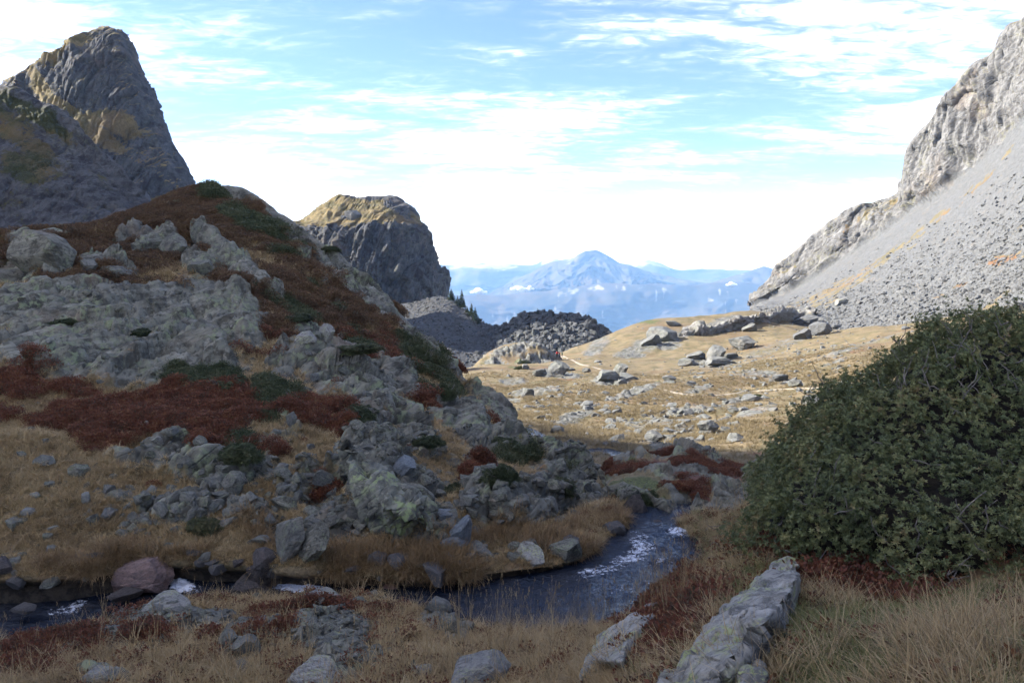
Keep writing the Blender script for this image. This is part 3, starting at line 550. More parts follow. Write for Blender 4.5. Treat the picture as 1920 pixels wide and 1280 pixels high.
gr_e = [(360, 705, 100, 30, 5, 1.1), (480, 740, 90, 40, 10, .8), (440, 830, 60, 28, 0, 1), (650, 650, 60, 14, 10, 1), (560, 590, 70, 14, 25, .9), (780, 680, 70, 40, 50, .9), (840, 735, 50, 20, 55, .9), (460, 420, 70, 20, 30, .7), (400, 375, 50, 12, 0, .7), (540, 450, 60, 16, 45, .7), (940, 870, 50, 30, 0, 1), (960, 830, 40, 16, 0, .9), (1060, 905, 36, 20, 0, .9), (370, 980, 50, 20, 0, 1), (540, 745, 60, 22, 0, .8), (850, 910, 40, 16, 0, .7), (680, 770, 40, 22, 0, .8), (100, 600, 40, 12, 0, .5), (260, 620, 40, 12, 0, .6), (640, 600, 60, 12, 45, .7), (480, 530, 50, 10, 30, .6), (720, 610, 40, 12, 45, .7)]
hill.mask[..., 2] = np.clip(ellg(px, py, gr_e)*0.42 + 0.42*fbm(hill.P0/1.8, 4, 57) + 0.20*fbm(hill.P0/0.6, 3, 58)*ss(py, 450, 650) + 0.16*ss(py, 720, 480), 0, 1)*(1-np.clip(grassy, 0, 1)*0.8)
hill.mask[..., 0] = np.clip(rk, 0, 1); hill.mask[..., 3] = ss(hill.v + 0.35*fbm(hill.P0/0.4, 3, 15), 1.5, 1.85)  # alpha paints the undercut's shade as a dark strip along the bank foot
rs_ = ss(rk, .38, .62); far = ss(Yh, 15, 28)
lump = 0.16*fbm(hill.P0/1.3, 4, 60) + 0.05*fbm(hill.P0/0.35, 3, 61)
d = lump*(1+far*1.5)
d += rs_*((1-far)*(rockform(hill.P0, 1.05, (0.55, -0.42, 0.70), 6, 1.2, 0.9, .25)*0.70 + 0.10 + rockform(hill.P0, 0.22, (0.55, -0.3, 0.75), 9, 1.0, 0.9, .2)*0.5)
          + far*(rockform(hill.P0, 2.2, (0.55, -0.42, 0.70), 7, 1.2, 0.9, .25)*0.52 + 0.2 + rockform(hill.P0, 0.6, (0.55, -0.3, 0.75), 10, 1.0, 0.9, .2)*0.42))
big = ell(px, py, [(215, 600, 240, 50, 4), (420, 600, 70, 40, 35), (330, 650, 120, 30, 10), (700, 890, 80, 50, 48), (620, 690, 90, 35, 28), (60, 480, 60, 24, 35), (450, 500, 70, 14, 42), (1045, 865, 45, 34, 15), (950, 945, 90, 30, 5), (560, 1030, 60, 36, 10)])
d += ss(big, 0, 1)*np.clip(Yh/28, .3, 1.6)*0.30
d *= np.where(hill.v < 1.0, 0.25, np.where(hill.v < 3, 0.6, 1))*(1-0.8*ss(hill.v, 10.9, 12.0))
hill.push(d)
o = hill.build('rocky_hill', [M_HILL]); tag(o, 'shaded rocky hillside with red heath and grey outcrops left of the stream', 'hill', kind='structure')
log('hill')

# ------------------------------------------------------------------ rock slope and peaks behind, left
def cg(rows): return np.array([[at(*p) for p in r] for r in rows])
slabc = cg([
    [(-900, 470, 190), (-400, 470, 185), (-150, 470, 180), (0, 480, 178), (80, 480, 180), (150, 480, 183), (220, 470, 187), (280, 440, 192), (330, 430, 197)],
    [(-900, 360, 205), (-400, 380, 200), (-150, 390, 193), (0, 400, 190), (80, 405, 192), (140, 410, 195), (210, 415, 198), (265, 415, 202), (310, 410, 205)],
    [(-900, 200, 228), (-400, 250, 222), (-150, 290, 212), (0, 300, 206), (70, 315, 207), (130, 335, 208), (190, 360, 208), (245, 385, 210), (300, 398, 212)],
    [(-900, 60, 250), (-400, 120, 243), (-150, 170, 230), (0, 215, 222), (60, 240, 221), (110, 265, 220), (170, 310, 219), (230, 355, 218), (290, 390, 219)],
    [(-900, -60, 275), (-400, 40, 262), (-150, 105, 246), (-10, 160, 236), (50, 185, 232), (105, 212, 230), (155, 240, 227), (225, 322, 224), (285, 384, 222)],
    [(-900, 20, 330), (-400, 120, 310), (-150, 180, 290), (0, 230, 275), (60, 260, 268), (110, 290, 262), (160, 310, 255), (230, 370, 245), (280, 400, 240)]])
slab = Surf(slabc, [30, 44, 46, 40, 10], [10, 20, 46, 30, 30, 34, 36, 26])
r = rockform(slab.P0, 7, (0.62, -0.35, 0.6), 3, .5, .55, .8)*0.42 + rockform(slab.P0, 2.2, (0.62, -0.35, 0.6), 5, .7, .8, .4)*0.4 + 1.6*fbm(slab.P0/16, 4, 3)
slab.push(r)
px, py = slab.px, slab.py
veg = ell(px, py, [(30, 250, 90, 30, 30, .9), (70, 330, 70, 40, 20, .9), (60, 215, 60, 18, 30, .8), (100, 240, 60, 14, 35, .8), (20, 370, 60, 25, 10, .7), (90, 370, 40, 14, 30, .6), (180, 330, 60, 8, 45, .5), (40, 410, 40, 14, 20, .7), (-300, 300, 300, 80, 0, .7)])*0.55 + 0.45*fbm(slab.P0/9, 4, 8)
slab.mask[..., 0] = np.clip(0.86 - 1.0*np.clip(veg, 0, 1), 0, 1); slab.mask[..., 1] = np.clip(0.12 + 0.6*fbm(slab.P0/13, 3, 9), 0, 1); slab.mask[..., 2] = np.clip(0.50 + 0.7*fbm(slab.P0/11, 3, 19), 0, 1)
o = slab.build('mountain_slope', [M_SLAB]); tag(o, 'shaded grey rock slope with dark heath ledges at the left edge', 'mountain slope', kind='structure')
# tall peak
pkr = [  # py, left px, right px, depth at: left, front-left, front, front-right, right
    (57, 196, 226, 470, 468, 466, 468, 472), (66, 172, 240, 474, 466, 462, 464, 470), (92, 135, 254, 478, 462, 455, 456, 466), (128, 82, 268, 482, 460, 448, 450, 463), (156, 28, 280, 486, 458, 442, 445, 460), (200, -10, 299, 484, 454, 436, 440, 456), (250, -40, 323, 480, 446, 428, 432, 452), (300, -70, 346, 476, 438, 420, 425, 448), (334, -90, 369, 472, 432, 414, 420, 446), (360, -100, 378, 470, 428, 410, 416, 444), (440, -140, 400, 464, 420, 400, 408, 438)]
pk = [(y, l+(8 if y < 120 else 4), r-(10 if y < 60 else 16 if y < 180 else 10), *q) for (y, l, r, *q) in pkr]
pc = []
for (y, l, rr_, dl, d1, d2, d3, dr) in pk:
    w = rr_-l; pc.append([at(l+0.30*w, y, dl+70), at(l+0.06*w, y+1, dl+22), at(l, y, dl), at(l+.22*w, y-0.0, d1), at(l+.5*w, y, d2), at(l+.78*w, y, d3), at(rr_, y, dr), at(rr_-0.05*w, y, dr+22), at(rr_-.32*w, y, dr+70)])
top = [at(208+i*1.0, 57, 474+4*abs(i-4)) + np.array([0, 8, -0.5]) for i in range(9)]
peak = Surf(np.array([top]+pc), [3, 8, 18, 24, 22, 30, 32, 30, 20, 16, 20], [4, 8, 50, 60, 60, 60, 10, 5])
Pst = peak.P0*np.array([1, 1, 0.45])
d = 4.0*ridged(peak.P0*np.array([1, 1, .22])/20, 3, 22) + 5.5*ridged(Pst/38, 4, 2) + rockform(Pst, 11, (0.85, -0.3, 0.15), 8, .7, .7, .3)*0.6 + rockform(Pst, 4.2, (0.85, -0.3, 0.25), 11, .8, .8, .3)*0.38
d *= np.clip(peak.v/2.5, .12, 1)
edgefade = 1 - 0.72*np.exp(-((peak.u-6)/0.6)**2) - 0.3*np.exp(-((peak.u-2)/0.3)**2)
peak.push(d*edgefade); peak.normals()
px, py = peak.px, peak.py
gveg = ell(px, py, [(105, 120, 60, 14, -30, 1), (90, 170, 40, 12, 55, .9), (130, 215, 70, 16, 38, 1.1), (215, 240, 55, 18, 15, 1), (190, 265, 50, 20, 20, .8), (60, 140, 40, 10, -30, .6), (160, 95, 30, 8, -40, .8)])
peak.mask[..., 0] = np.clip(0.95 - 0.95*gveg - 0.8*ss(peak.N[..., 2], .62, .85) + 0.25*fbm(peak.P0/9, 3, 3), 0, 1)
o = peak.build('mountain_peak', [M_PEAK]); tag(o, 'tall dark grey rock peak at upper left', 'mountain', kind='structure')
# grass-capped cliff
bk = [(369, 640, 735, 690, 688, 686, 690, 700), (378, 622, 752, 690, 680, 676, 680, 694), (392, 600, 770, 690, 668, 660, 664, 684), (410, 575, 780, 690, 656, 642, 648, 676), (432, 545, 792, 690, 648, 630, 638, 670), (470, 530, 803, 688, 640, 622, 632, 666), (500, 520, 815, 686, 634, 616, 628, 664), (516, 515, 829, 685, 632, 613, 626, 664), (550, 505, 838, 682, 628, 608, 622, 662), (580, 500, 838, 680, 624, 604, 619, 660), (640, 490, 836, 676, 618, 598, 614, 656)]
pc = []
for (y, l, rr_, dl, d1, d2, d3, dr) in bk:
    w = rr_-l; pc.append([at(l+0.3*w, y, dl+80), at(l+0.06*w, y+1, dl+25), at(l, y, dl), at(l+.3*w, y+3, d1), at(l+.62*w, y, d2), at(l+.84*w, y, d3), at(rr_, y, dr), at(rr_-.04*w, y, dr+24), at(rr_-.3*w, y, dr+80)])
top = [at(640+i*10.0, 371, 705) for i in range(9)]
cliff = Surf(np.array([top]+pc), [3, 8, 12, 14, 22, 30, 26, 16, 30, 24, 16], [4, 8, 50, 56, 44, 40, 10, 5])
Pst = cliff.P0*np.array([1, 1, 0.4])
steep = ss(cliff.v, 4.2, 5.4)
d = (3.5*ridged(cliff.P0*np.array([1, 1, .22])/17, 3, 22) + 6.0*ridged(Pst/30, 4, 12) + rockform(Pst, 12, (0.8, -0.4, 0.2), 18, .7, .9, .6)*0.7 + rockform(Pst, 5, (0.7, -0.4, 0.5), 21, .8, 1.0, .5)*0.7)*(0.30+0.70*steep) + 3.0*fbm(cliff.P0/22, 3, 4)*(1-steep)
edgefade = 1 - 0.35*np.exp(-((cliff.u-6)/0.2)**2)
cliff.push(d*edgefade*np.clip(cliff.v/2.0, .15, 1)*(1-0.85*ss(cliff.u, 5.0, 5.9)*ss(cliff.v, 8.0, 9.2))); cliff.normals()
px, py = cliff.px, cliff.py
cliff.mask[..., 0] = np.clip(0.22 + 0.75*steep + 0.6*ell(px, py, [(745, 385, 35, 16, 30, 1), (655, 404, 14, 8, 0, 1), (690, 372, 50, 4, 0, .7)]) + 0.3*fbm(cliff.P0/8, 4, 3) - 0.35*ss(cliff.N[..., 2], .6, .85)*steep, 0, 1)
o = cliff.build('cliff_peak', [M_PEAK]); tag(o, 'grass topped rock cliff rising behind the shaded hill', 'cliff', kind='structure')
log('peaks')
# boulder slope and moraine below the cliff
mcol = [(640, 575, 610), (720, 572, 600), (780, 566, 592), (820, 556, 580), (846, 560, 565), (868, 578, 545), (895, 598, 520), (925, 613, 480), (950, 607, 452), (985, 591, 440), (1010, 585, 436), (1030, 588, 433), (1055, 593, 430), (1090, 597, 424), (1112, 608, 420), (1135, 626, 415), (1180, 660, 408)]
mr = []
for (x, y, D) in mcol:
    zl = [(0.0, 770, 285), (0.2, 720, 312), (0.45, 680, 340), (0.7, None, None), (0.88, None, None), (1.0, y, D)]
    b0 = (x-(40 if x < 900 else 10), 735, 300)
    col = []
    for t in (0, .2, .4, .6, .75, .88, 1.0):
        yy = b0[1] + (y-b0[1])*t; DD = b0[2]*(D/b0[2])**(t**1.25); col.append(at(b0[0]+(x-b0[0])*t, yy, DD))
    c = col[-1]; col.append(c+np.array([0, 15, -6])); col.append(c+np.array([0, 60, -45])); mr.append(col)
mor = Surf(np.swapaxes(np.array(mr), 0, 1), [14, 26, 30, 30, 26, 26, 5, 4], [8, 16, 18, 18, 20, 24, 28, 26, 30, 22, 22, 24, 26, 22, 22, 16])
bl = ss(mor.px, 880, 960)*ss(mor.v, 0, 6)
g1, r1 = cells(mor.P0/5.0, 3); g2, r2 = cells(mor.P0/2.2, 5)
d = (0.15+bl)*(1.5*r1*ss(g1, .02, .25)) + (0.35+.65*bl)*(0.9*r2*ss(g2, .02, .3)) + 2.5*bl*fbm(mor.P0/16, 3, 5)
mor.push(d*np.clip(1.15-0.6*ss(mor.v, 5.6, 6.2)*(1-bl), 0, 1)); mor.mask[..., 0] = 1
mor.mask[..., 0] -= 0.8*ell(mor.px, mor.py, [(1100, 603, 30, 5, 15)])
M_MOR_SHADE = mat_alpine('moraine_shaded_cover', k=0.18, grassk=0.2, rockargs=dict(base=(0.047, 0.049, 0.051), pale=(0.082, 0.084, 0.086), dark=(0.022, 0.022, 0.024), lich=0.3, lichen=(0.058, 0.061, 0.037), wm=0.2), bumpd=0.4)  # rock darkened: the peak's shadow falls short, so its shade is in the colour
o = mor.build('boulder_slope', [M_MOR_SHADE]); tag(o, 'dark scree slope and hummock of boulders with painted shade at the foot of the cliff', 'scree', kind='structure')

# ------------------------------------------------------------------ mountain on the right: cliffs above long scree
crest = [(1408, 575, 548), (1416, 560, 546), (1438, 528, 542), (1462, 498, 537), (1490, 471, 530), (1550, 425, 515), (1600, 396, 503), (1645, 382, 492), (1684, 362, 482), (1697, 320, 472), (1700, 284, 466), (1722, 252, 457), (1748, 228, 449), (1776, 190, 440), (1800, 160, 432), (1826, 124, 424), (1858, 98, 414), (1878, 66, 408), (1896, 48, 402), (1922, 38, 396), (2050, -10, 368), (2400, -60, 330)]
base = [(1410, 580, 535), (1422, 574, 532), (1450, 560, 528), (1478, 548, 522), (1512, 530, 512), (1580, 484, 495), (1636, 446, 480), (1676, 418, 468), (1708, 396, 458), (1726, 384, 450), (1742, 372, 445), (1766, 356, 436), (1794, 334, 427), (1820, 312, 418), (1846, 290, 408), (1868, 268, 400), (1892, 248, 392), (1912, 230, 384), (1930, 216, 377), (1956, 200, 370), (2090, 120, 336), (2420, 60, 300)]
foot = [(1400, 606, 372), (1415, 606, 365), (1440, 608, 356), (1465, 612, 345), (1495, 617, 335), (1545, 626, 315), (1590, 632, 298), (1635, 633, 282), (1675, 630, 268), (1700, 628, 258), (1720, 626, 252), (1745, 624, 246), (1775, 620, 240), (1805, 616, 232), (1835, 612, 226), (1860, 608, 220), (1885, 605, 214), (1905, 601, 209), (1930, 597, 205), (1960, 592, 199), (2130, 572, 176), (2480, 545, 150)]
C, B_, Ft = (np.array(q, float) for q in (crest, base, foot))
def mixrow(a, b, t, bulge=0.0):
    q = a*(1-t)+b*t; q[:, 2] = a[:, 2]**(1-t)*b[:, 2]**t; return q
r0 = Ft.copy(); r0[:, 1] += 30; r0[:, 2] *= 0.90
rows = [r0, Ft, mixrow(Ft, B_, .12), mixrow(Ft, B_, .3), mixrow(Ft, B_, .52), mixrow(Ft, B_, .76), B_, mixrow(B_, C, .4), mixrow(B_, C, .75), C]
ctrl = np.array([at(r[:, 0], r[:, 1], r[:, 2]) for r in rows]); ctrl[0, :, 2] -= 5
c = ctrl[-1]; ctrl = np.concatenate([ctrl, [c+np.array([6, 12, -3])], [c+np.array([30, 60, -50])]])
rmt = Surf(ctrl, [6, 24, 30, 34, 36, 34, 40, 36, 26, 5, 4], [8, 14, 14, 16, 30, 26, 24, 22, 26, 24, 22, 22, 22, 22, 22, 20, 18, 18, 18, 20, 16])
px, py, v, u = rmt.px, rmt.py, rmt.v, rmt.u
edge_n = fbm(np.stack([u*1.4, v*0.3, u*0], -1), 4, 3)
isc = ss(v + 0.30*edge_n, 5.85, 6.1)
Pst = rmt.P0*np.array([1, 1, 0.5])
d = isc*(8.0*(ridged(Pst/32, 5, 5)-0.1) + rockform(Pst, 15, (-0.6, -0.6, 0.3), 8, .7, .5, .7)*0.55 + rockform(Pst, 4.5, (-0.5, -0.6, 0.4), 9, .8, .6, .5)*0.5)
d *= 1-0.72*ss(v, 8.6, 9.0)
g1, r1 = cells(rmt.P0/2.6, 3)
scr = (1-isc)*ss(v, 0.5, 1.2)
d += scr*ss(v, .8, 2)*0.9*ridged(np.stack([(.6*px+.8*py)/26, (-.8*px+.6*py)/240, u*0], -1), 3, 41)
d += scr*(0.35*r1*(1-ss(v, 3, 6)*0.8) + 0.7*fbm(rmt.P0/20, 4, 8))
d += (1-isc)*ss(u, 3, 1)*ss(v, 1, 3)*3.0*ridged(rmt.P0/18, 4, 7)
rmt.push(d); rmt.normals()
streak = fbm(np.stack([(.6*px+.8*py)/24, (-.8*px+.6*py)/330, u*0], -1), 4, 21)
gl = ell(px, py, [(1640, 500, 160, 7, -38, .9), (1850, 330, 130, 9, -42, 1), (1750, 420, 140, 8, -42, .95), (1560, 550, 70, 8, -36, .8), (1900, 480, 60, 12, -28, .7), (1660, 390, 50, 12, -35, .9), (1600, 430, 40, 14, -40, .8), (1820, 590, 120, 10, -12, .9), (1700, 615, 120, 8, -10, .9), (1900, 560, 60, 14, -15, .6), (1870, 420, 60, 6, -30, .6)])
gl = gl*(0.5 + 1.1*fbm(rmt.P0/9, 3, 33)) ; grass = (0.50+0.75*fbm(rmt.P0/3.2, 3, 37))*np.clip(1.15*gl + 1.7*np.clip(streak-0.06+0.25*fbm(rmt.P0/7, 3, 35), -1, 1)*ss(v, 5.9, 4)*ss(v, .4, 1.5) , 0, 1)
topg = isc*ss(rmt.N[..., 2] + 0.15*fbm(rmt.P0/12, 3, 5), .66, .86)
rmt.mask[..., 0] = np.clip(1.0 - grass*1.1 - topg*0.75, 0, 1)
rmt.mask[..., 1] = ell(px, py, [(1880, 487, 35, 8, -18, .9), (1800, 535, 18, 5, -18, .8), (1760, 555, 20, 4, -18, .6)])
rmt.mask[..., 0] = np.minimum(rmt.mask[..., 0], 1-0.9*rmt.mask[..., 1])
lowm = (v < 6.2); nfa = rmt.nu-1
mi = (isc[:-1, :-1] < 0.5).ravel().astype(int)
M_SCR = mat_alpine('scree_cover', k=0.55, grassk=0.10, rockargs=dict(base=(0.111, 0.114, 0.113), pale=(0.171, 0.172, 0.167), dark=(0.069, 0.070, 0.070), lich=0.0, wm=0.30, warm=(0.167, 0.137, 0.102)), bumpd=0.5, straw=(0.153, 0.123, 0.071), olive=(0.105, 0.092, 0.051), red=(0.128, 0.075, 0.045))
me = mesh_np('scree_mountain', rmt.P, gridfaces(rmt.nv, rmt.nu)[:, ::-1] if rmt.flip else gridfaces(rmt.nv, rmt.nu), [M_CLIFF, M_SCR], attrs={'mask': rmt.mask}, matidx=mi)
o = link('scree_mountain', me); tag(o, 'sunlit mountain with grey cliffs above a long scree slope on the right', 'mountain', kind='structure')
log('right mountain')

# unseen ridge left of frame, added and shaped to shade the near valley
LH = np.array([math.sin(SUN_AZ), math.cos(SUN_AZ)]); NH = np.array([LH[1], -LH[0]]) 
if NH[1] < 0: NH = -NH
TE = math.tan(SUN_EL)
QP = [(-420, -150), (-200, -110), (-90, -40), (-50, -4), (-28, 9), (0, 11), (24, 8), (34, 1), (41, -6), (45, -12.3), (60, -17), (80, -34), (110, -50), (160, -56), (220, -64), (250, -84), (290, -120), (320, -165), (345, -230)]  # crest heights solved from the wanted shadow line, ends lowered to let in skylight
rows = []
for w, q in QP:
    a = 330.0; zc = q + TE*a; base_ = a*LH + w*NH
    rows.append([np.array([*(base_ + LH*o_), zf]) for o_, zf in ((-150+0, -10 if w < 300 else -20), (-95, zc*0.30-12), (-45, zc*0.62-8), (-12, zc*0.93), (0, zc), (30, zc*0.93), (120, zc*0.6-12), (320, -40))])
lm = Surf(np.swapaxes(np.array(rows), 0, 1), [8, 10, 12, 8, 8, 8, 8], 240)
lm.push(1.2*rockform(lm.P0, 14, (0.6, -0.3, 0.6), 3, .5, .6, .8)*np.where(np.abs(lm.v-4) < 1.2, .15, 1))
lm.mask[..., 0] = np.clip(0.7+0.8*fbm(lm.P0/25, 3, 2), 0, 1); lm.mask[..., 1] = .4
o = lm.build('shade_ridge', [M_SLAB]); tag(o, 'unseen rocky ridge added beyond the left edge to shade the near valley', 'mountain', kind='structure')

# ------------------------------------------------------------------ rock hump beyond the rapids, knoll in the meadow
hump_c = cg([
    [(1120, 985, 13.0), (1150, 1000, 12.6), (1190, 1012, 12.3), (1240, 1012, 12.3), (1300, 1000, 12.4), (1370, 985, 12.4), (1440, 975, 12.2), (1520, 970, 12.2)],
    [(1135, 950, 13.8), (1160, 955, 13.3), (1195, 965, 12.8), (1240, 975, 12.6), (1300, 965, 12.7), (1370, 945, 12.8), (1440, 935, 12.8), (1520, 930, 12.8)],
    [(1135, 920, 15.0), (1160, 915, 14.4), (1200, 915, 13.8), (1245, 920, 13.4), (1300, 915, 13.5), (1370, 910, 13.8), (1440, 905, 14), (1520, 900, 14)],
    [(1128, 898, 16.6), (1160, 885, 16.2), (1205, 876, 15.8), (1250, 872, 15.6), (1310, 878, 15.6), (1375, 888, 15.8), (1440, 890, 16), (1520, 885, 16)],
    [(1130, 885, 18.5), (1165, 866, 18.5), (1210, 851, 18.6), (1258, 842, 18.8), (1315, 852, 18.6), (1372, 874, 18.4), (1440, 880, 18.2), (1520, 878, 18)],
    [(1135, 890, 20.5), (1170, 875, 20.8), (1215, 862, 21), (1260, 856, 21.2), (1315, 866, 21), (1370, 885, 20.6), (1440, 888, 20.4), (1520, 885, 20)],
    [(1140, 905, 24), (1175, 900, 24.5), (1220, 895, 25), (1260, 890, 25), (1315, 895, 25), (1370, 905, 24.5), (1440, 905, 24), (1520, 905, 24)]])
hump = Surf(hump_c, [10, 30, 34, 34, 12, 8], [24, 30, 32, 36, 36, 20, 14])
px, py = hump.px, hump.py
redh = ell(px, py, [(1180, 878, 60, 10, -10, 1.1), (1240, 868, 60, 8, 0, .9), (1300, 900, 30, 12, 0, 1), (1270, 912, 30, 8, 0, 1), (1350, 885, 60, 8, 15, .9), (1320, 935, 16, 22, 0, .8), (1230, 855, 40, 5, 0, .7), (1390, 880, 40, 10, 10, .8), (1300, 862, 30, 5, 20, .7)])
grh = ell(px, py, [(1195, 915, 50, 20, 0, 1.1), (1185, 868, 20, 6, 0, .7), (1240, 940, 20, 20, 0, .6)])
rkh = 0.85 + 0.35*fbm(hump.P0/0.9, 3, 3) - 0.75*np.maximum(redh, grh)
hump.mask[..., 0] = np.clip(rkh, 0, 1); hump.mask[..., 1] = np.clip(redh, 0, 1); hump.mask[..., 2] = np.clip(grh*.9, 0, 1)
hump.push(ss(rkh, .35, .65)*(rockform(hump.P0, 0.8, (-0.40, -0.25, 0.9), 6, 2.4, .5, .5)*0.75 + rockform(hump.P0, 0.3, (-0.40, -0.25, 0.9), 8, 2.0, .5, .2)*0.6) + 0.06*fbm(hump.P0/0.6, 3, 4))
o = hump.build('rock_outcrop', [M_HILL]); tag(o, 'layered grey outcrop with red heath between the rapids and the meadow', 'rock outcrop', kind='structure')
kn_c = cg([
    [(870, 720, 205), (900, 722, 208), (940, 720, 210), (980, 716, 212), (1020, 714, 214), (1055, 712, 216), (1085, 706, 220)],
    [(878, 704, 214), (905, 704, 215), (940, 702, 217), (980, 700, 218), (1020, 700, 219), (1050, 700, 221), (1075, 698, 224)],
    [(884, 692, 224), (908, 682, 226), (940, 675, 228), (978, 674, 228), (1012, 678, 229), (1040, 684, 230), (1065, 690, 232)],
    [(890, 684, 234), (912, 665, 238), (942, 653, 242), (975, 645, 244), (1002, 644, 244), (1030, 660, 243), (1058, 682, 240)],
    [(896, 688, 244), (918, 672, 252), (945, 660, 256), (976, 653, 258), (1004, 652, 258), (1028, 668, 256), (1055, 690, 250)],
    [(900, 705, 255), (920, 700, 265), (945, 695, 270), (976, 690, 272), (1004, 690, 272), (1028, 695, 268), (1052, 705, 260)]])
kn = Surf(kn_c, [8, 16, 20, 8, 6], [16, 22, 22, 20, 20, 14])
d = 1.6*fbm(kn.P0/9, 4, 3); rkk = 0.45 + 0.55*fbm(kn.P0/7, 4, 9) + 0.4*ell(kn.px, kn.py, [(990, 652, 30, 8), (1010, 672, 30, 12), (920, 690, 30, 14, -40)])
kn.mask[..., 0] = np.clip(rkk*0.9, 0, 1); kn.mask[..., 2] = ell(kn.px, kn.py, [(985, 680, 20, 8), (1000, 672, 20, 6)]); kn.mask[..., 1] = ell(kn.px, kn.py, [(1000, 695, 40, 5)])
kn.push(d + ss(rkk, .4, .65)*rockform(kn.P0, 4, (-0.5, -0.2, 0.8), 6, .8, .9, .6)*0.5)
o = kn.build('rock_knoll', [M_MEADOW]); tag(o, 'low rounded knoll of rock and grass at the far end of the meadow', 'knoll', kind='structure')
log('hump, knoll')

# ------------------------------------------------------------------ casting pixels on to the land
def make_bvh(surfs, step=1):
    V = []; Fc = []; off = 0
    for s in surfs:
        v_, f_ = s.tris(step); V.append(v_); Fc.append(f_+off); off += len(v_)
    return BVHTree.FromPolygons(np.concatenate(V).tolist(), np.concatenate(Fc).tolist())
BV = make_bvh([ground, hill, rmt, hump, kn, mor, slab, peak, cliff], 2)
def hit(px, py):
    d = at(px, py, 1.0); d = Vector(d).normalized(); r = BV.ray_cast(Vector((0, 0, 0)), d)
    return r[0], r[1]
def drop(x, y, z=60):
    r = BV.ray_cast(Vector((x, y, z)), Vector((0, 0, -1))); return r[0], r[1]
log('bvh')

# ------------------------------------------------------------------ stream water
def mat_water():
    b = NB('stream_water'); P = b.pos(); a = b.N('ShaderNodeAttribute'); a.attribute_name = 'foam'
    n = b.noise(b.mapping(P, (1, 1.5, 1)), 14, 6, 0.7, 0.6); n2 = b.noise(P, 55, 3, 0.6)
    fo = b.ramp(b.math('ADD', a.outputs['Fac'], b.math('ADD', b.math('MULTIPLY', b.math('SUBTRACT', n, 0.5), 1.5), b.math('MULTIPLY', b.math('SUBTRACT', n2, .5), .5))), 0.55, 0.85)
    nb = b.noise(P, 2.5, 4, 0.6)
    c = b.mix(b.ramp(nb, .4, .7), (0.010, 0.016, 0.028), (0.022, 0.024, 0.030)); c = b.mix(fo, c, (0.62, 0.66, 0.72)); b.setv(b.b.inputs['Base Color'], c)
    b.setv(b.b.inputs['Roughness'], b.mix(fo, (0.05,)*3, (0.6,)*3)); b.b.inputs['Specular IOR Level'].default_value = 0.5; b.b.inputs['IOR'].default_value = 1.33
    w1 = b.noise(b.mapping(P, (1, 1.6, 1)), 9, 4, 0.6, 0.8); w2 = b.noise(P, 30, 3, 0.6, 0.5)
    b.bump(b.math('ADD', w1, b.math('MULTIPLY', w2, 0.5)), 0.9, 0.05)
    return b.m
M_WATER = mat_water()
def ribbon(name, line, W, n, m, foamfn, label, cat='stream', wave=0.02, mat=None, extra=0.7):
    L_ = polydense(np.concatenate([line, np.asarray(W)[:, None]], 1), n); t = np.gradient(L_[:, :2], axis=0); t /= np.linalg.norm(t, axis=1, keepdims=True)
    nn = np.stack([-t[:, 1], t[:, 0]], -1); q = np.linspace(-1, 1, m)
    V = np.zeros((n, m, 3)); V[..., :2] = L_[:, None, :2] + nn[:, None]*q[None, :, None]*(L_[:, 3]+extra)[:, None, None]; V[..., 2] = L_[:, None, 2]
    P = V*np.array([1, 1.6, 1]); f = foamfn(V)
    V[..., 2] += wave*(ridged(P/0.45, 3, 3)*0.8 + 1.0*fbm(P/0.16, 3, 7)*0.6)*(0.6+1.6*np.clip(f, 0, 1))
    o = link(name, mesh_np(name, V, gridfaces(n, m), [mat or M_WATER], attrs={'foam': np.clip(f, -1, 1)})); tag(o, label, cat, kind='structure'); return o
def foam_near(V):
    px, py = proj(V)
    return ell(px, py, [(330, 1098, 45, 12, 15, .7), (195, 1108, 40, 14, 0, .6), (150, 1135, 40, 12, -30, .5), (110, 1150, 30, 8, -20, .4), (560, 1102, 60, 14, 8, .75), (455, 1106, 25, 12, 0, .6), (1205, 1020, 30, 24, 0, .45), (1170, 1050, 60, 16, -20, .5), (1120, 1075, 80, 10, -10, .4), (1240, 1060, 40, 14, 0, .35), (1080, 1110, 60, 8, 0, .3), (1280, 1000, 40, 16, 0, .6), (1190, 1100, 60, 10, -15, .3)]) + 0.10 + 0.34*fbm(V/np.array([.6, .35, 1]), 3, 2)
ribbon('stream', STREAM, SW, 620, 130, foam_near, 'dark blue mountain stream with white riffles in the foreground', wave=0.04)
ff = lambda V: -0.15 + 0.5*fbm(V/0.6, 3, 4)
for (p_, w_), lb in zip(FSTREAM, ('thin far bend of the stream at the foot of the shaded hill', 'short pool of the stream above the rock outcrop in the meadow', 'tiny gleam of the stream beside a boulder in the meadow')):
    q_ = p_.copy(); q_[:, 2] -= 0.10
    ribbon('stream', q_, np.full(len(q_), w_), 120, 20, ff, lb, wave=0.03, extra=0.25)

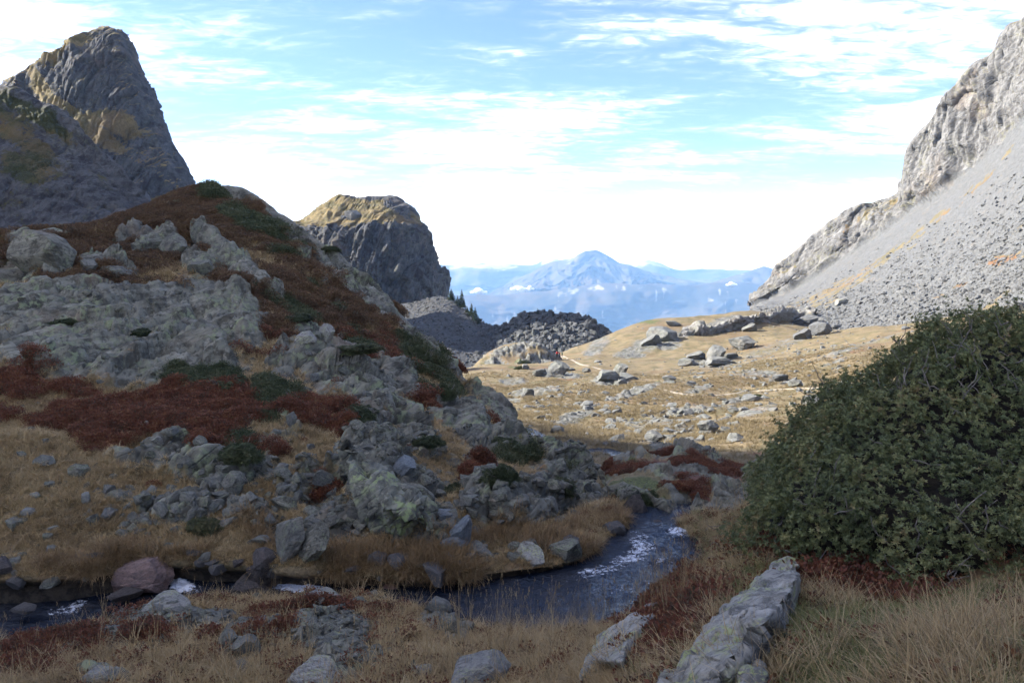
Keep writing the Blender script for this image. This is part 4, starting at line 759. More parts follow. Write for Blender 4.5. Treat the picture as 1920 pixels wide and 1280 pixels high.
# ------------------------------------------------------------------ footpath
M_PATH = mat_plain('path_dust', (0.240, 0.208, 0.160), 0.3, 0.95, 3)
def footpath(pts, w, label):
    W = []
    for p in polydense(np.array(pts, float), 70):
        h, _ = hit(p[0], p[1])
        if h is not None and (not W or abs(h.y-W[-1][1]) < 30): W.append(tuple(h))
    W = np.array(W); k = np.ones(5)/5
    S_ = np.stack([np.convolve(np.pad(W[:, i], 2, 'edge'), k, 'valid') for i in range(3)], -1)
    t = np.gradient(S_[:, :2], axis=0); t /= np.maximum(np.linalg.norm(t, axis=1, keepdims=True), 1e-6); nn = np.stack([-t[:, 1], t[:, 0]], -1)
    V = []
    for i in range(len(S_)):
        ww = w*(0.75+0.5*random.random()); r = []
        for q in (-1, -.4, .4, 1):
            x, y = S_[i, :2]+nn[i]*q*ww; h, _ = drop(x, y); z = h.z if h else S_[i, 2]; r.append((x, y, z + (0.10 if abs(q) < 1 else -0.05)))
        V.append(r)
    V = np.array(V); o = link('footpath', mesh_np('footpath', V, gridfaces(len(V), 4), [M_PATH])); tag(o, label, 'footpath', kind='structure')
footpath([(1580, 727), (1520, 728), (1450, 731), (1400, 735), (1350, 741), (1300, 741), (1270, 737), (1245, 731)], 0.36, 'pale narrow footpath crossing the meadow towards the right')
footpath([(1150, 703), (1130, 693), (1110, 688), (1090, 683), (1075, 676), (1060, 669), (1048, 665)], 0.5, 'short pale footpath leading to the walkers at the far end')

# ------------------------------------------------------------------ rocks
def rock_mesh(name, seed, cuts=22, flat=0.0, rough=0.05, sub=4, mats=None):
    rs = np.random.RandomState(seed); bm = bmesh.new(); bmesh.ops.create_icosphere(bm, subdivisions=sub, radius=1.0)
    V = np.array([v.co[:] for v in bm.verts]); Fq = np.array([[l.vert.index for l in f.loops] for f in bm.faces]); bm.free()
    V *= 1.5
    for k in range(cuts):
        n = rs.randn(3); n /= np.linalg.norm(n)
        if flat and k < 4: n = np.array([0.15*rs.randn(), 0.15*rs.randn(), 1 if k % 2 else -1]); n /= np.linalg.norm(n)
        d = rs.uniform(0.50, 1.0) if not (flat and k < 4) else 0.62
        e = V @ n - d; V = V - np.maximum(e, 0)[:, None]*n*rs.uniform(.9, 1)
    Nn = V/np.linalg.norm(V, axis=1, keepdims=True)
    V += Nn*(rough*1.4*ridged(V*1.6, 3, seed % 7) + rough*0.8*fbm(V*5, 3, seed % 5))[:, None]
    tl = V[:, 2]*4.5 + 0.8*fbm(V*1.2, 2, seed % 6); fr_ = tl-np.floor(tl); V[:, :2] *= (1 + 0.05*(fr_-0.5))[:, None]
    lo, hi = V.min(0), V.max(0); V = (V-(lo+hi)/2)/((hi-lo)/2)
    me = mesh_np(name, V, Fq, mats or [], smooth=False)
    return me
ROCKS = [rock_mesh('rock_form', 100+i, 12+i % 5, 0.0 if i % 3 else 1.0, 0.05, 4) for i in range(10)]
ROCKS_LO = [rock_mesh('stone_form', 200+i, 10, 0.0 if i % 2 else 1.0, 0.05, 2) for i in range(6)]
def with_mat(me, mat):
    key = (me.name, mat.name)
    if key not in with_mat.c:
        m = me.copy(); m.materials.clear(); m.materials.append(mat); with_mat.c[key] = m
    return with_mat.c[key]
with_mat.c = {}
def rock_at(name, px, py, w, h, mat, label, form=0, tilt=0.0, yaw=None, sink=0.22, depth=0.8, group=None, cat='boulder', forms=None, lift=0.0):
    p, n = hit(px, py)
    if p is None: return None
    if name in ('stream_boulder', 'wet_rock', 'flat_rock'):
        d_ = at(px, py-h*.12, 1.0); p = Vector(d_*(-4.06/d_[2]))
    D = p.y; W = w*D/F; H = h*D/F
    o = link(name, with_mat((forms or ROCKS)[form % len(forms or ROCKS)], mat))
    yaw = random.uniform(-.35, .35) if yaw is None else yaw
    dep = W*depth
    o.scale = (W/2*1.05, dep/2, H/2/(1-sink))
    o.rotation_euler = (random.uniform(-.08, .08), rad(tilt), yaw)
    o.location = (p.x, p.y + dep*0.30, p.z + H/2 - sink*H*0.5 + lift*H)
    tag(o, label, cat, group); return o
H_ = [
 # name px py w h mat form tilt label
 ('stream_boulder', 263, 1114, 104, 58, M_PINK, 3, -8, 'rust pink boulder with pale spots standing in the stream at left'),
 ('stream_boulder', 503, 1114, 84, 68, M_DARK, 1, -4, 'dark brown wedge shaped boulder between two white riffles'),
 ('stream_boulder', 470, 1116, 70, 26, M_DARK, 6, 4, 'low dark wet rock at the left foot of the brown wedge boulder'),
 ('stream_boulder', 985, 1088, 84, 56, M_PALE, 4, 3, 'pale lichen speckled boulder on the far water edge of the pool'),
 ('flat_rock', 735, 1112, 40, 14, M_PINK, 6, 0, 'small flat tan rock lying in the dark pool behind the bank'),
 ('wet_rock', 232, 1128, 64, 16, M_DARK, 0, 0, 'low dark rock ledge in front of the rust pink boulder'),
 ('wet_rock', 40, 1150, 44, 12, M_DARK, 3, 0, 'dark stone just breaking the water at far left'),
 ('wet_rock', 1190, 1008, 44, 18, M_DARK, 5, 0, 'black wet stone at the left mouth of the rapids'),
 ('wet_rock', 1228, 1004, 60, 22, M_DARK, 2, 0, 'black wet stone in the middle of the rapids'),
 ('wet_rock', 1150, 1135, 40, 12, M_DARK, 0, 0, 'dark stone half submerged in the right part of the pool'),
 ('wet_rock', 1145, 1025, 26, 12, M_DARK, 4, 0, 'round grey stone at the grassy tip beside the rapids'),
 ('lichen_slab', 540, 1052, 62, 84, M_ROCK, 2, 14, 'upright lichen covered boulder overhanging the dark bank, left of a pair'),
 ('lichen_slab', 582, 1058, 62, 78, M_ROCK, 4, 24, 'upright lichen covered boulder overhanging the dark bank, right of a pair'),
 ('slab_boulder', 862, 1030, 46, 66, M_BLUE, 7, 12, 'blue grey upright slab leaning on the hillside rubble'),
 ('slab_boulder', 848, 1032, 60, 24, M_BLUE, 3, -8, 'flat blue grey slab at the foot of the leaning upright slab'),
 ('slab_boulder', 842, 1052, 32, 14, M_BLUE, 6, -4, 'small blue grey stone in the grass left below the slab pile'),
 ('slab_boulder', 880, 1056, 32, 16, M_BLUE, 0, -18, 'small blue grey stone in the grass right below the slab pile'),
 ('slab_boulder', 830, 972, 46, 16, M_BLUE, 9, 6, 'blue grey flat stone just above the leaning upright slab'),
 ('great_slab', 765, 975, 90, 70, M_ROCK, 1, 30, 'dark grey slab block on the right foot of the big tilted slab'),
 ('hill_boulder', 757, 893, 46, 36, M_BLUE, 4, 10, 'rounded grey block perched alone above the big tilted slab'),
 ('hill_boulder', 402, 922, 40, 36, M_ROCK, 8, 20, 'angular green grey boulder with a pointed top on the rubble slope'),
 ('hill_boulder', 432, 926, 44, 40, M_ROCK, 5, 35, 'dark brown grey boulder touching the pointed green boulder'),
 ('hill_boulder', 370, 452, 28, 40, M_ROCK, 8, 4, 'upright standing block on the upper hillside'),
 ('hill_boulder', 320, 482, 48, 44, M_ROCK, 4, 14, 'big pale block with a sharp corner in the upper outcrop'),
 ('hill_boulder', 275, 480, 60, 32, M_ROCK, 1, 0, 'broad pale block left of the sharp cornered one in the upper outcrop'),
 ('hill_boulder', 160, 512, 46, 26, M_ROCK, 2, 4, 'low grey boulder in rusty heath at upper left'),
 ('hill_boulder', 215, 518, 52, 20, M_ROCK, 3, 8, 'long low grey boulder right of the one in rusty heath'),
 ('hill_boulder', 372, 516, 44, 34, M_ROCK, 7, 30, 'boulder tilted downhill beside the diagonal slabs'),
 ('hill_boulder', 62, 508, 120, 72, M_ROCK, 5, 28, 'large smooth slab sloping to the right at the upper left edge'),
 ('hill_boulder', 610, 640, 34, 32, M_PALE, 4, 0, 'pale squarish boulder, right of a pair on the shoulder of the hill'),
 ('hill_boulder', 575, 644, 44, 22, M_PALE, 6, -6, 'pale low boulder, left of a pair on the shoulder of the hill'),
 ('hill_boulder', 545, 800, 20, 28, M_ROCK, 2, 4, 'small upright reddish grey stone among dark shrubs mid hill'),
 ('hill_boulder', 50, 968, 28, 15, M_PALE, 3, 0, 'pale stone lying low in the straw slope at far left'),
 ('hill_boulder', 156, 946, 24, 22, M_PALE, 5, 0, 'pale pointed stone standing in the straw slope at left'),
 ('hill_boulder', 64, 935, 22, 12, M_PALE, 2, 0, 'pale stone at the top of the straw slope at left'),
 ('hill_boulder', 98, 996, 20, 10, M_PALE, 1, 0, 'pale flat stone low on the straw slope at left'),
 ('hill_boulder', 290, 832, 24, 14, M_PALE, 7, 0, 'pale flat stone in the red heath, mid left'),
 ('hill_boulder', 272, 808, 14, 20, M_PALE, 8, 8, 'thin pale upright stone in the red heath, mid left'),
 ('hump_boulder', 1190, 988, 54, 62, M_DARK, 8, 0, 'black wet boulder below the shrub at the foot of the layered outcrop'),
 ('hump_boulder', 1180, 940, 50, 28, M_ROCK, 3, -12, 'grey ledge boulder just above the black wet boulder'),
 ('near_boulder', 452, 1235, 66, 44, M_ROCK, 7, 6, 'rounded lichen boulder in rust heath on the near bank'),
 ('near_boulder', 425, 1212, 36, 28, M_ROCK, 4, -6, 'smaller lichen boulder touching the rounded one on the near bank'),
 ('near_boulder', 182, 1284, 64, 26, M_PALE, 3, 0, 'pale lichen boulder at the bottom left edge'),
 ('near_boulder', 600, 1292, 116, 34, M_PALE, 6, 4, 'long flat pale boulder at the bottom edge left of centre'),
 ('near_boulder', 790, 1270, 46, 20, M_PALE, 9, 0, 'small pale stone in straw near the bottom edge'),
 ('near_boulder', 895, 1295, 130, 50, M_PALE, 3, -18, 'pale wedge boulder rising to the right at the bottom edge'),
 ('near_boulder', 312, 1142, 92, 15, M_PALE, 6, -4, 'flat pale slab on the bank left, beside the water'),
 ('near_boulder', 412, 1115, 52, 18, M_PALE, 1, 0, 'pale rounded slab on the bank between the pink and brown boulders'),
 ('near_boulder', 606, 1130, 66, 18, M_PALE, 0, 4, 'flat pale slab on the bank edge below the right riffle'),
 ('near_boulder', 778, 1128, 44, 26, M_ROCK, 4, 0, 'square grey stone with rusty face on the bank edge, centre'),
 ('near_boulder', 822, 1150, 50, 24, M_ROCK, 3, 12, 'mossy green stone beside the pool at the end of the bank'),
 ('near_boulder', 838, 1188, 46, 28, M_ROCK, 5, 0, 'dark mossy stone in straw below the pool'),
 ('near_boulder', 672, 1136, 34, 14, M_ROCK, 2, 0, 'small grey stone in purple heath on the bank edge'),
 ('bush_rock', 1710, 1005, 56, 40, M_PALE, 8, -18, 'pale pointed rock showing through the bush'),
 ('bush_rock', 1915, 920, 60, 70, M_BLUE, 5, -20, 'blue grey rock behind the bush at the right edge'),
 ('bush_rock', 1560, 1060, 30, 26, M_ROCK, 8, 0, 'small grey pointed stone in red leaves under the bush'),
 ('bush_rock', 1675, 1135, 50, 22, M_PALE, 3, -25, 'low pale stone in the grass under the bush'),
 ('bank_rock', 1282, 1038, 34, 18, M_PALE, 5, -10, 'pale stone under the straw tuft beyond the pool'),
 ('meadow_boulder', 1395, 655, 50, 24, M_ROCKM, 2, 0, 'biggest dark sided boulder alone in the upper meadow'),
 ('meadow_boulder', 1345, 676, 36, 28, M_ROCKM, 4, -6, 'tall grey boulder in the cluster below the biggest meadow boulder'),
 ('meadow_boulder', 1350, 684, 52, 14, M_ROCKM, 3, 0, 'flat pale boulder at the foot of the tall one in the cluster'),
 ('meadow_boulder', 1308, 676, 36, 18, M_ROCKM, 7, 8, 'broken grey boulder left in the cluster of the upper meadow'),
 ('meadow_boulder', 1290, 687, 32, 14, M_ROCKM, 5, 0, 'low grey boulder at the left end of the cluster'),
 ('meadow_boulder', 1372, 672, 26, 10, M_ROCKM, 1, 0, 'small grey boulder at the right end of the cluster'),
 ('meadow_boulder', 1165, 702, 30, 20, M_ROCKM, 4, -8, 'smooth pale egg shaped boulder in mid meadow'),
 ('meadow_boulder', 1142, 713, 46, 18, M_ROCKM, 3, 0, 'broad pale boulder left below the egg shaped one'),
 ('meadow_boulder', 1178, 713, 36, 12, M_ROCKM, 6, -4, 'low grey slab right below the egg shaped boulder'),
 ('meadow_boulder', 1166, 722, 20, 12, M_ROCKM, 8, 0, 'small dark stone below the trio of pale boulders'),
 ('meadow_boulder', 1255, 716, 26, 12, M_ROCKM, 2, 0, 'dark boulder with green grass beside it by the footpath'),
 ('meadow_boulder', 1408, 622, 28, 16, M_ROCKM, 7, 0, 'pale flat topped boulder high in the meadow below the rock band'),
 ('meadow_boulder', 1465, 714, 32, 12, M_ROCKM, 1, 0, 'dark flat boulder above the footpath at right'),
 ('meadow_boulder', 1494, 725, 26, 12, M_ROCKM, 5, 0, 'dark boulder on the footpath at right'),
 ('meadow_boulder', 1328, 813, 40, 24, M_ROCKM, 2, 0, 'dark undercut boulder in the near meadow'),
 ('meadow_boulder', 1314, 830, 22, 14, M_ROCKM, 7, -10, 'small grey boulder left below the undercut one'),
 ('meadow_boulder', 1226, 829, 32, 20, M_ROCKM, 4, 0, 'rounded boulder beside the small gleam of water'),
 ('meadow_boulder', 1220, 834, 14, 8, M_ROCKM, 6, 0, 'small pale stone touching the rounded boulder by the water'),
 ('meadow_boulder', 1046, 812, 26, 13, M_ROCKM, 3, 0, 'pale squat boulder left in the near meadow by the stream bend'),
 ('meadow_boulder', 1412, 752, 40, 12, M_ROCKM, 6, -10, 'long pale boulder below the footpath at right'),
 ('meadow_boulder', 1376, 775, 22, 12, M_ROCKM, 2, 0, 'grey pointed boulder below the footpath'),
 ('meadow_boulder', 1048, 704, 38, 26, M_ROCKM, 4, 0, 'round domed boulder with a mossy top in front of the knoll'),
 ('meadow_boulder', 1012, 706, 26, 14, M_ROCKM, 1, 0, 'grey boulder left of the mossy domed one'),
 ('meadow_boulder', 1100, 698, 16, 8, M_ROCKM, 5, 0, 'small grey boulder right of the mossy domed one'),
 ('meadow_boulder', 985, 692, 16, 9, M_ROCKM, 3, 0, 'small grey boulder on the knoll beside the green shrubs'),
 ('rock_lump', 1245, 640, 60, 24, M_ROCKM, 5, 10, 'rugged rock lump on the crest of the meadow'),
 ('rock_lump', 1222, 648, 40, 20, M_ROCKM, 7, -10, 'left shoulder of the rugged rock lump on the meadow crest'),
 ('rock_lump', 1262, 612, 30, 10, M_ROCKM, 2, 8, 'flat rock on top of the meadow crest'),
 ('scree_block', 1515, 612, 46, 20, M_SCREE, 2, -14, 'large dark tilted block at the foot of the scree'),
 ('scree_block', 1542, 628, 40, 24, M_SCREE, 5, -8, 'dark undercut block below the large tilted one at the scree foot'),
 ('scree_block', 1508, 636, 34, 20, M_SCREE, 7, 0, 'pale lichen block at the lower edge of the scree'),
 ('scree_block', 1580, 570, 26, 10, M_PALE, 3, -10, 'conspicuous white block lying on the grey scree'),
 ('scree_block', 1490, 606, 24, 14, M_SCREE, 1, 0, 'grey block at the upper left edge of the scree foot'),
 ('scree_block', 1700, 617, 16, 6, M_SCREE, 6, -8, 'small dark block at the scree foot behind the bush'),
 ('summit_rock', 660, 412, 32, 18, M_SCREE, 2, 6, 'dark rock knob on the grassy cap of the cliff'),
]
def outcrop(secs, mat, label, size=.35, dip=(0.25, 0.45, 0.85), amt=.5, cat='rock', nv=16, nu=16, seed=3, D0=6.0, lump=.12):
    """a bedrock rib: sections of (px, py, height above the ground there)"""
    G_ = []
    for sc in secs:
        r = []
        for (x, y, h_) in sc:
            D = D0; p = None
            for it in range(3):
                q, _ = hit(x, y + max(h_, 0)*F/D)
                if q is not None and 0.6*D0 < q.y < 1.6*D0: p = q; D = q.y
            if p is None or not (0.6*D0 < p.y < 1.6*D0): p = Vector(at(x, y + max(h_, 0)*F/D0, D0))
            r.append((p.x, p.y, p.z+(h_ if h_ > 0 else -0.25-0.03*D0)))
        G_.append(r)
    s = Surf(np.array(G_), [nv]*(len(secs)-1), [nu]*(len(secs[0])-1), D0 < 8) 
    s.N0 = np.where(s.N0[..., 2:3] < 0, -s.N0, s.N0)
    s.push(rockform(s.P0, size, dip, seed, .8, .7, lump)*amt + rockform(s.P0, size*.3, dip, seed+2, .8, .8, lump*.5)*amt*.45)
    s.mask[..., 0] = 1; s.normals(); fl = s.N[..., 2].mean() < 0
    Fq = gridfaces(s.nv, s.nu); Fq = Fq[:, ::-1] if not fl else Fq
    o = link('rock_rib', mesh_np('rock_rib', s.P, Fq, [mat])); tag(o, label, cat); return s
M_RIB = mat_rock('rib_rock', 3.6, 0.03, False, base=(0.25, 0.24, 0.205), pale=(0.40, 0.385, 0.335), dark=(0.10, 0.097, 0.085), lich=0.8, lichen=(0.30, 0.335, 0.13), wm=0.25)
M_RIBH = mat_rock('hill_rib_rock', 1.4, 0.05, False, base=(0.145, 0.145, 0.11), pale=(0.25, 0.248, 0.20), dark=(0.06, 0.06, 0.05), lich=0.95, lichen=(0.22, 0.26, 0.12), wm=0.2)
outcrop([[(1462, 1056, 0), (1470, 1046, .10), (1482, 1041, .14), (1497, 1052, .12), (1508, 1078, 0)], [(1398, 1104, 0), (1408, 1086, .16), (1428, 1080, .24), (1482, 1102, .26), (1535, 1150, 0)], [(1322, 1175, 0), (1336, 1152, .20), (1362, 1146, .26), (1425, 1162, .28), (1485, 1205, 0)], [(1255, 1245, 0), (1275, 1218, .20), (1306, 1208, .26), (1372, 1226, .26), (1425, 1270, 0)], [(1222, 1305, 0), (1240, 1280, .14), (1270, 1268, .18), (1335, 1280, .20), (1385, 1312, 0)], [(1190, 1350, 0), (1210, 1335, .1), (1240, 1330, .12), (1300, 1335, .1), (1345, 1350, 0)]], M_RIB, 'long grey slab with yellow lichen rising from the bottom edge towards the bush', .60, amt=.24, D0=5.2)
outcrop([[(1294, 1074, 0), (1304, 1062, .06), (1318, 1062, .08), (1338, 1080, 0)], [(1222, 1132, 0), (1236, 1114, .10), (1264, 1112, .12), (1296, 1136, 0)], [(1150, 1182, 0), (1170, 1160, .12), (1212, 1164, .14), (1262, 1196, 0)], [(1095, 1215, 0), (1122, 1190, .12), (1176, 1200, .14), (1250, 1232, 0)], [(1070, 1262, 0), (1098, 1232, .12), (1164, 1238, .16), (1240, 1270, 0)], [(1045, 1330, 0), (1080, 1300, .12), (1150, 1300, .14), (1225, 1330, 0)]], M_RIB, 'pale lichen slab sloping down to the pool on the near right bank', .50, amt=.17, D0=7.2)
outcrop([[(1348, 1272, 0), (1362, 1240, .08), (1385, 1215, .12), (1420, 1218, .10), (1460, 1250, 0)], [(1340, 1300, 0), (1362, 1270, .14), (1390, 1250, .18), (1430, 1255, .14), (1475, 1280, 0)], [(1330, 1350, 0), (1360, 1330, .14), (1395, 1310, .18), (1440, 1320, .12), (1490, 1350, 0)]], M_RIB, 'rounded pale rock in the grass at the bottom, right of the long slab', .45, amt=.26, D0=4.2)
outcrop([[(618, 846, 0), (628, 834, .12), (645, 832, .12), (662, 850, 0)], [(640, 905, 0), (656, 868, .35), (690, 862, .40), (722, 880, 0)], [(668, 952, 0), (690, 902, .45), (738, 892, .50), (778, 906, 0)], [(700, 985, 0), (728, 940, .55), (775, 922, .55), (818, 944, 0)], [(735, 1002, 0), (758, 975, .35), (795, 955, .35), (832, 975, 0)], [(760, 1012, 0), (780, 1000, .10), (805, 992, .10), (835, 1000, 0)]], M_RIBH, 'big lichen green slab tilting down the middle of the hillside', .9, (0.75, -0.35, 0.45), .42, nv=24, nu=24, seed=5, D0=13.0)
M_BAND = mat_rock('band_rock', 0.35, 0.2, False, base=(0.177, 0.173, 0.159), pale=(0.274, 0.265, 0.247), dark=(0.079, 0.075, 0.070), lich=0.4, wm=.4)
outcrop([[(1268, 633, 0), (1275, 622, 1.5), (1282, 617, 1.5), (1290, 614, 0)], [(1310, 630, 0), (1317, 616, 2.2), (1327, 609, 2.4), (1336, 606, 0)], [(1360, 620, 0), (1366, 607, 2.6), (1374, 600, 2.6), (1382, 598, 0)], [(1408, 607, 0), (1413, 598, 2.2), (1420, 591, 2.0), (1426, 590, 0)]], M_BAND, 'pale rock band running up the meadow crest below the far gap', 4.5, (-0.4, -0.3, 0.8), .75, nv=26, nu=16, seed=11, D0=340.0)
outcrop([[(1412, 606, 0), (1418, 596, 2.0), (1424, 590, 2.0), (1430, 590, 0)], [(1455, 602, 0), (1458, 586, 3.6), (1463, 577, 3.4), (1470, 576, 0)], [(1490, 602, 0), (1493, 588, 3.0), (1498, 580, 2.8), (1504, 579, 0)], [(1525, 598, 0), (1527, 588, 2.0), (1531, 583, 2.0), (1536, 584, 0)]], M_BAND, 'brown grey rock heads where the meadow meets the right mountain', 4.5, (-0.4, -0.3, 0.8), .75, nv=26, nu=16, seed=14, D0=345.0)
heroes = []
for (nm, x, y, w, h, mt, fo, ti, lb) in H_:
    o = rock_at(nm, x, y, w, h, mt, lb, fo, ti); heroes.append(o)
log('hero rocks')
def scatter_rocks(n, surf, weight, rs, smin, smax, name, mat, label, group, pw=2.2, sink=.3, forms=None):
    P, N_, _ = surf.sample(n, weight, rs); forms = forms or ROCKS_LO
    for k in range(len(P)):
        sc = smin + (smax-smin)*rs.rand()**pw
        o = link(name, with_mat(forms[k % len(forms)], mat)); hgt = sc*rs.uniform(.35, .75)
        o.scale = (sc*rs.uniform(.8, 1.2), sc*rs.uniform(.7, 1.1), hgt); o.rotation_euler = (rs.uniform(-.25, .25), rs.uniform(-.25, .25), rs.uniform(0, 6.28))
        o.location = P[k] + np.array([0, 0, hgt*(1-2*sink)])
        tag(o, label, 'stone', group)
infr = lambda s, x0=0, x1=1920, y0=0, y1=1280: ((s.px > x0) & (s.px < x1) & (s.py > y0) & (s.py < y1)).astype(float)
rs = np.random.RandomState(5)
facing = lambda s: (((s.N*(-s.P)).sum(-1)) > 0).astype(float)
fall = lambda s: 1/np.maximum(s.P[..., 1], 1.0)**1.6
scatter_rocks(110, hill, infr(hill, 0, 1150, 560, 1060)*(hill.v > 2)*(hill.v < 10)*facing(hill)*fall(hill)*(0.08+(px_ := ell(hill.px, hill.py, [(600, 930, 200, 90), (330, 830, 140, 60, 0, .6), (850, 950, 200, 80), (100, 950, 150, 70, 0, .12)]))), rs, .05, .22, 'hill_stone', M_ROCK, 'small grey green stone scattered over the shaded hillside', 'small stones on the shaded hillside')
scatter_rocks(130, ground, infr(ground, 930, 1600, 640, 850)*(ground.P[..., 1] > 45)*facing(ground)*fall(ground), rs, .4, 1.5, 'meadow_stone', M_ROCKM, 'small grey stone scattered over the sunlit meadow', 'small stones on the sunlit meadow', 3)
scatter_rocks(50, ground, infr(ground, 0, 1300, 1110, 1280)*(ground.P[..., 1] < 10)*(e > 0.15), rs, .03, .11, 'bank_stone', M_ROCK, 'small grey stone half sunk in the near bank', 'small stones on the near bank')
scatter_rocks(26, hill, infr(hill, 0, 1180, 980, 1110)*(ell(hill.px, hill.py, [(985, 1060, 60, 40), (265, 1080, 70, 40)]) < .1)*(hill.v > 1.3)*(hill.v < 2.6), rs, .08, .26, 'bank_boulder', M_DARK, 'dark stone in the turf edge of the far stream bank', 'dark stones along the far stream bank')
scatter_rocks(9, ground, infr(ground, 0, 1300, 1000, 1180)*(e < -0.05)*(dS < 2), rs, .08, .2, 'stream_stone', M_DARK, 'small dark stone breaking the surface of the near stream', 'small stones in the near stream', sink=-.15)
scatter_rocks(90, rmt, (1-isc)*(rmt.v > 1.0)*(rmt.v < 4.2)*ss(-rmt.v, -4.2, -1.5)*infr(rmt, 1420, 1960)*(grass < .5)/rmt.P[..., 1], rs, .7, 2.3, 'scree_block', M_SCREE, 'grey block lying among the finer stones of the lower scree', 'larger blocks on the lower scree', 2.6)
scatter_rocks(60, mor, infr(mor, 880, 1140, 590, 690)*(mor.v < 6)*(.2+bl), rs, .9, 2.2, 'moraine_block', mat_rock('moraine_shaded_block_rock', 0.5, .1, True, lich=0.3, lichen=(.10, .11, .065), base=(0.051, 0.053, 0.055), pale=(0.090, 0.092, 0.093), dark=(0.025, 0.026, 0.028), wm=.2), 'dark block with painted shade on the boulder hummock below the cliff', 'blocks on the boulder hummock', 2.0)  # block colour carries the missing shadow of the peak
log('stones')

# ------------------------------------------------------------------ instanced cover (only what nobody could count)
def scatter(name, label, cat, P, rot, scl, protos):
    me = bpy.data.meshes.new(name); n = len(P); me.vertices.add(n); me.vertices.foreach_set('co', np.ascontiguousarray(P, np.float32).ravel())
    a = me.attributes.new('rot', 'FLOAT_VECTOR', 'POINT'); a.data.foreach_set('vector', np.ascontiguousarray(rot, np.float32).ravel())
    a = me.attributes.new('scl', 'FLOAT_VECTOR', 'POINT'); a.data.foreach_set('vector', np.ascontiguousarray(scl, np.float32).ravel())
    a = me.attributes.new('pick', 'INT', 'POINT'); a.data.foreach_set('value', np.random.RandomState(3).randint(0, len(protos), n).astype(np.int32))
    o = link(name, me); col = bpy.data.collections.new(name+'_forms')
    for p in protos: col.objects.link(p)
    ng = bpy.data.node_groups.new(name+'_nodes', 'GeometryNodeTree'); ng.interface.new_socket('Geometry', in_out='INPUT', socket_type='NodeSocketGeometry'); ng.interface.new_socket('Geometry', in_out='OUTPUT', socket_type='NodeSocketGeometry')
    N = ng.nodes.new; Lk = ng.links.new; gi = N('NodeGroupInput'); go = N('NodeGroupOutput'); ip = N('GeometryNodeInstanceOnPoints'); ci = N('GeometryNodeCollectionInfo')
    ci.inputs['Collection'].default_value = col; ci.inputs['Separate Children'].default_value = True; ci.inputs['Reset Children'].default_value = True
    def na(nm, t):
        q = N('GeometryNodeInputNamedAttribute'); q.data_type = t; q.inputs['Name'].default_value = nm; return q.outputs['Attribute']
    er = N('FunctionNodeEulerToRotation'); Lk(na('rot', 'FLOAT_VECTOR'), er.inputs[0])
    Lk(gi.outputs[0], ip.inputs['Points']); Lk(ci.outputs[0], ip.inputs['Instance']); ip.inputs['Pick Instance'].default_value = True
    Lk(na('pick', 'INT'), ip.inputs['Instance Index']); Lk(er.outputs[0], ip.inputs['Rotation']); Lk(na('scl', 'FLOAT_VECTOR'), ip.inputs['Scale']); Lk(ip.outputs[0], go.inputs[0])
    md = o.modifiers.new('scatter', 'NODES'); md.node_group = ng
    tag(o, label, cat, kind='stuff'); return o
def proto(name, me): return bpy.data.objects.new(name, me)
def blades(rs, n, l0, l1, w, spread, droop, base=0.03, segs=3):
    V = []; Fq = []; T = []
    for k in range(n):
        az = rs.uniform(0, 6.283); ln = rs.uniform(l0, l1); tl = rs.uniform(.05, spread); dr = rs.uniform(.2, 1)*droop; b = rs.uniform(0, base); ba = rs.uniform(0, 6.283)
        d = np.array([math.cos(az), math.sin(az), 0]); side = np.array([-d[1], d[0], 0]); p = np.array([b*math.cos(ba), b*math.sin(ba), -0.01]); ang = tl; i0 = len(V); t_ = rs.rand()
        for s_ in range(segs+1):
            ww = w*(1-0.85*s_/segs)*rs.uniform(.8, 1.2)
            V += [p-side*ww/2, p+side*ww/2]; T += [min(1, t_*.8+.2*s_/segs)]*2
            ang += dr/segs; p = p + (d*math.sin(ang)+np.array([0, 0, math.cos(ang)]))*ln/segs
        for s_ in range(segs): a = i0+2*s_; Fq.append((a, a+1, a+3, a+2))
    return np.array(V), np.array(Fq), np.array(T)
def leafy(rs, n, R0, H0, leaf, lw, name, mat, stems=6):
    """a small dome of single leaves on fine stems"""
    V = []; Fq = []; T = []
    for k in range(n):
        az = rs.uniform(0, 6.283); r = math.sqrt(rs.rand()); z = H0*math.sqrt(max(0, 1-r*r))*rs.uniform(.45, 1.05); p = np.array([R0*r*math.cos(az), R0*r*math.sin(az), z]); t_ = rs.rand()
        d = rs.randn(3); d[2] = abs(d[2])*.8; d += np.array([math.cos(az)*r, math.sin(az)*r, .2]); d /= np.linalg.norm(d); s_ = np.cross(d, rs.randn(3)); s_ /= np.linalg.norm(s_)
        ln = leaf*rs.uniform(.7, 1.3); ww = lw*rs.uniform(.7, 1.3); i0 = len(V); V += [p, p+d*ln*.5+s_*ww/2, p+d*ln, p+d*ln*.5-s_*ww/2]; T += [t_]*4; Fq.append((i0, i0+1, i0+2, i0+3))
    for k in range(stems):
        az = rs.uniform(0, 6.283); r = R0*rs.rand()*.9; q = np.array([r*math.cos(az), r*math.sin(az), H0*.8]); s_ = np.array([-math.sin(az), math.cos(az), 0])*R0*0.015; i0 = len(V); V += [-s_, s_, q+s_*.5, q-s_*.5]; T += [0.02]*4; Fq.append((i0, i0+1, i0+2, i0+3))
    return mesh_np(name, np.array(V), np.array(Fq), [mat], smooth=False, attrs={'tint': np.array(T)})
def grass_proto(name, seed, mat, *a, **k):
    V, Fq, T = blades(np.random.RandomState(seed), *a, **k); return proto(name, mesh_np(name, V, Fq, [mat], smooth=False, attrs={'tint': T}))
def orient(n, rs, tilt=.2): return np.stack([rs.uniform(-tilt, tilt, n), rs.uniform(-tilt, tilt, n), rs.uniform(0, 6.283, n)], -1)
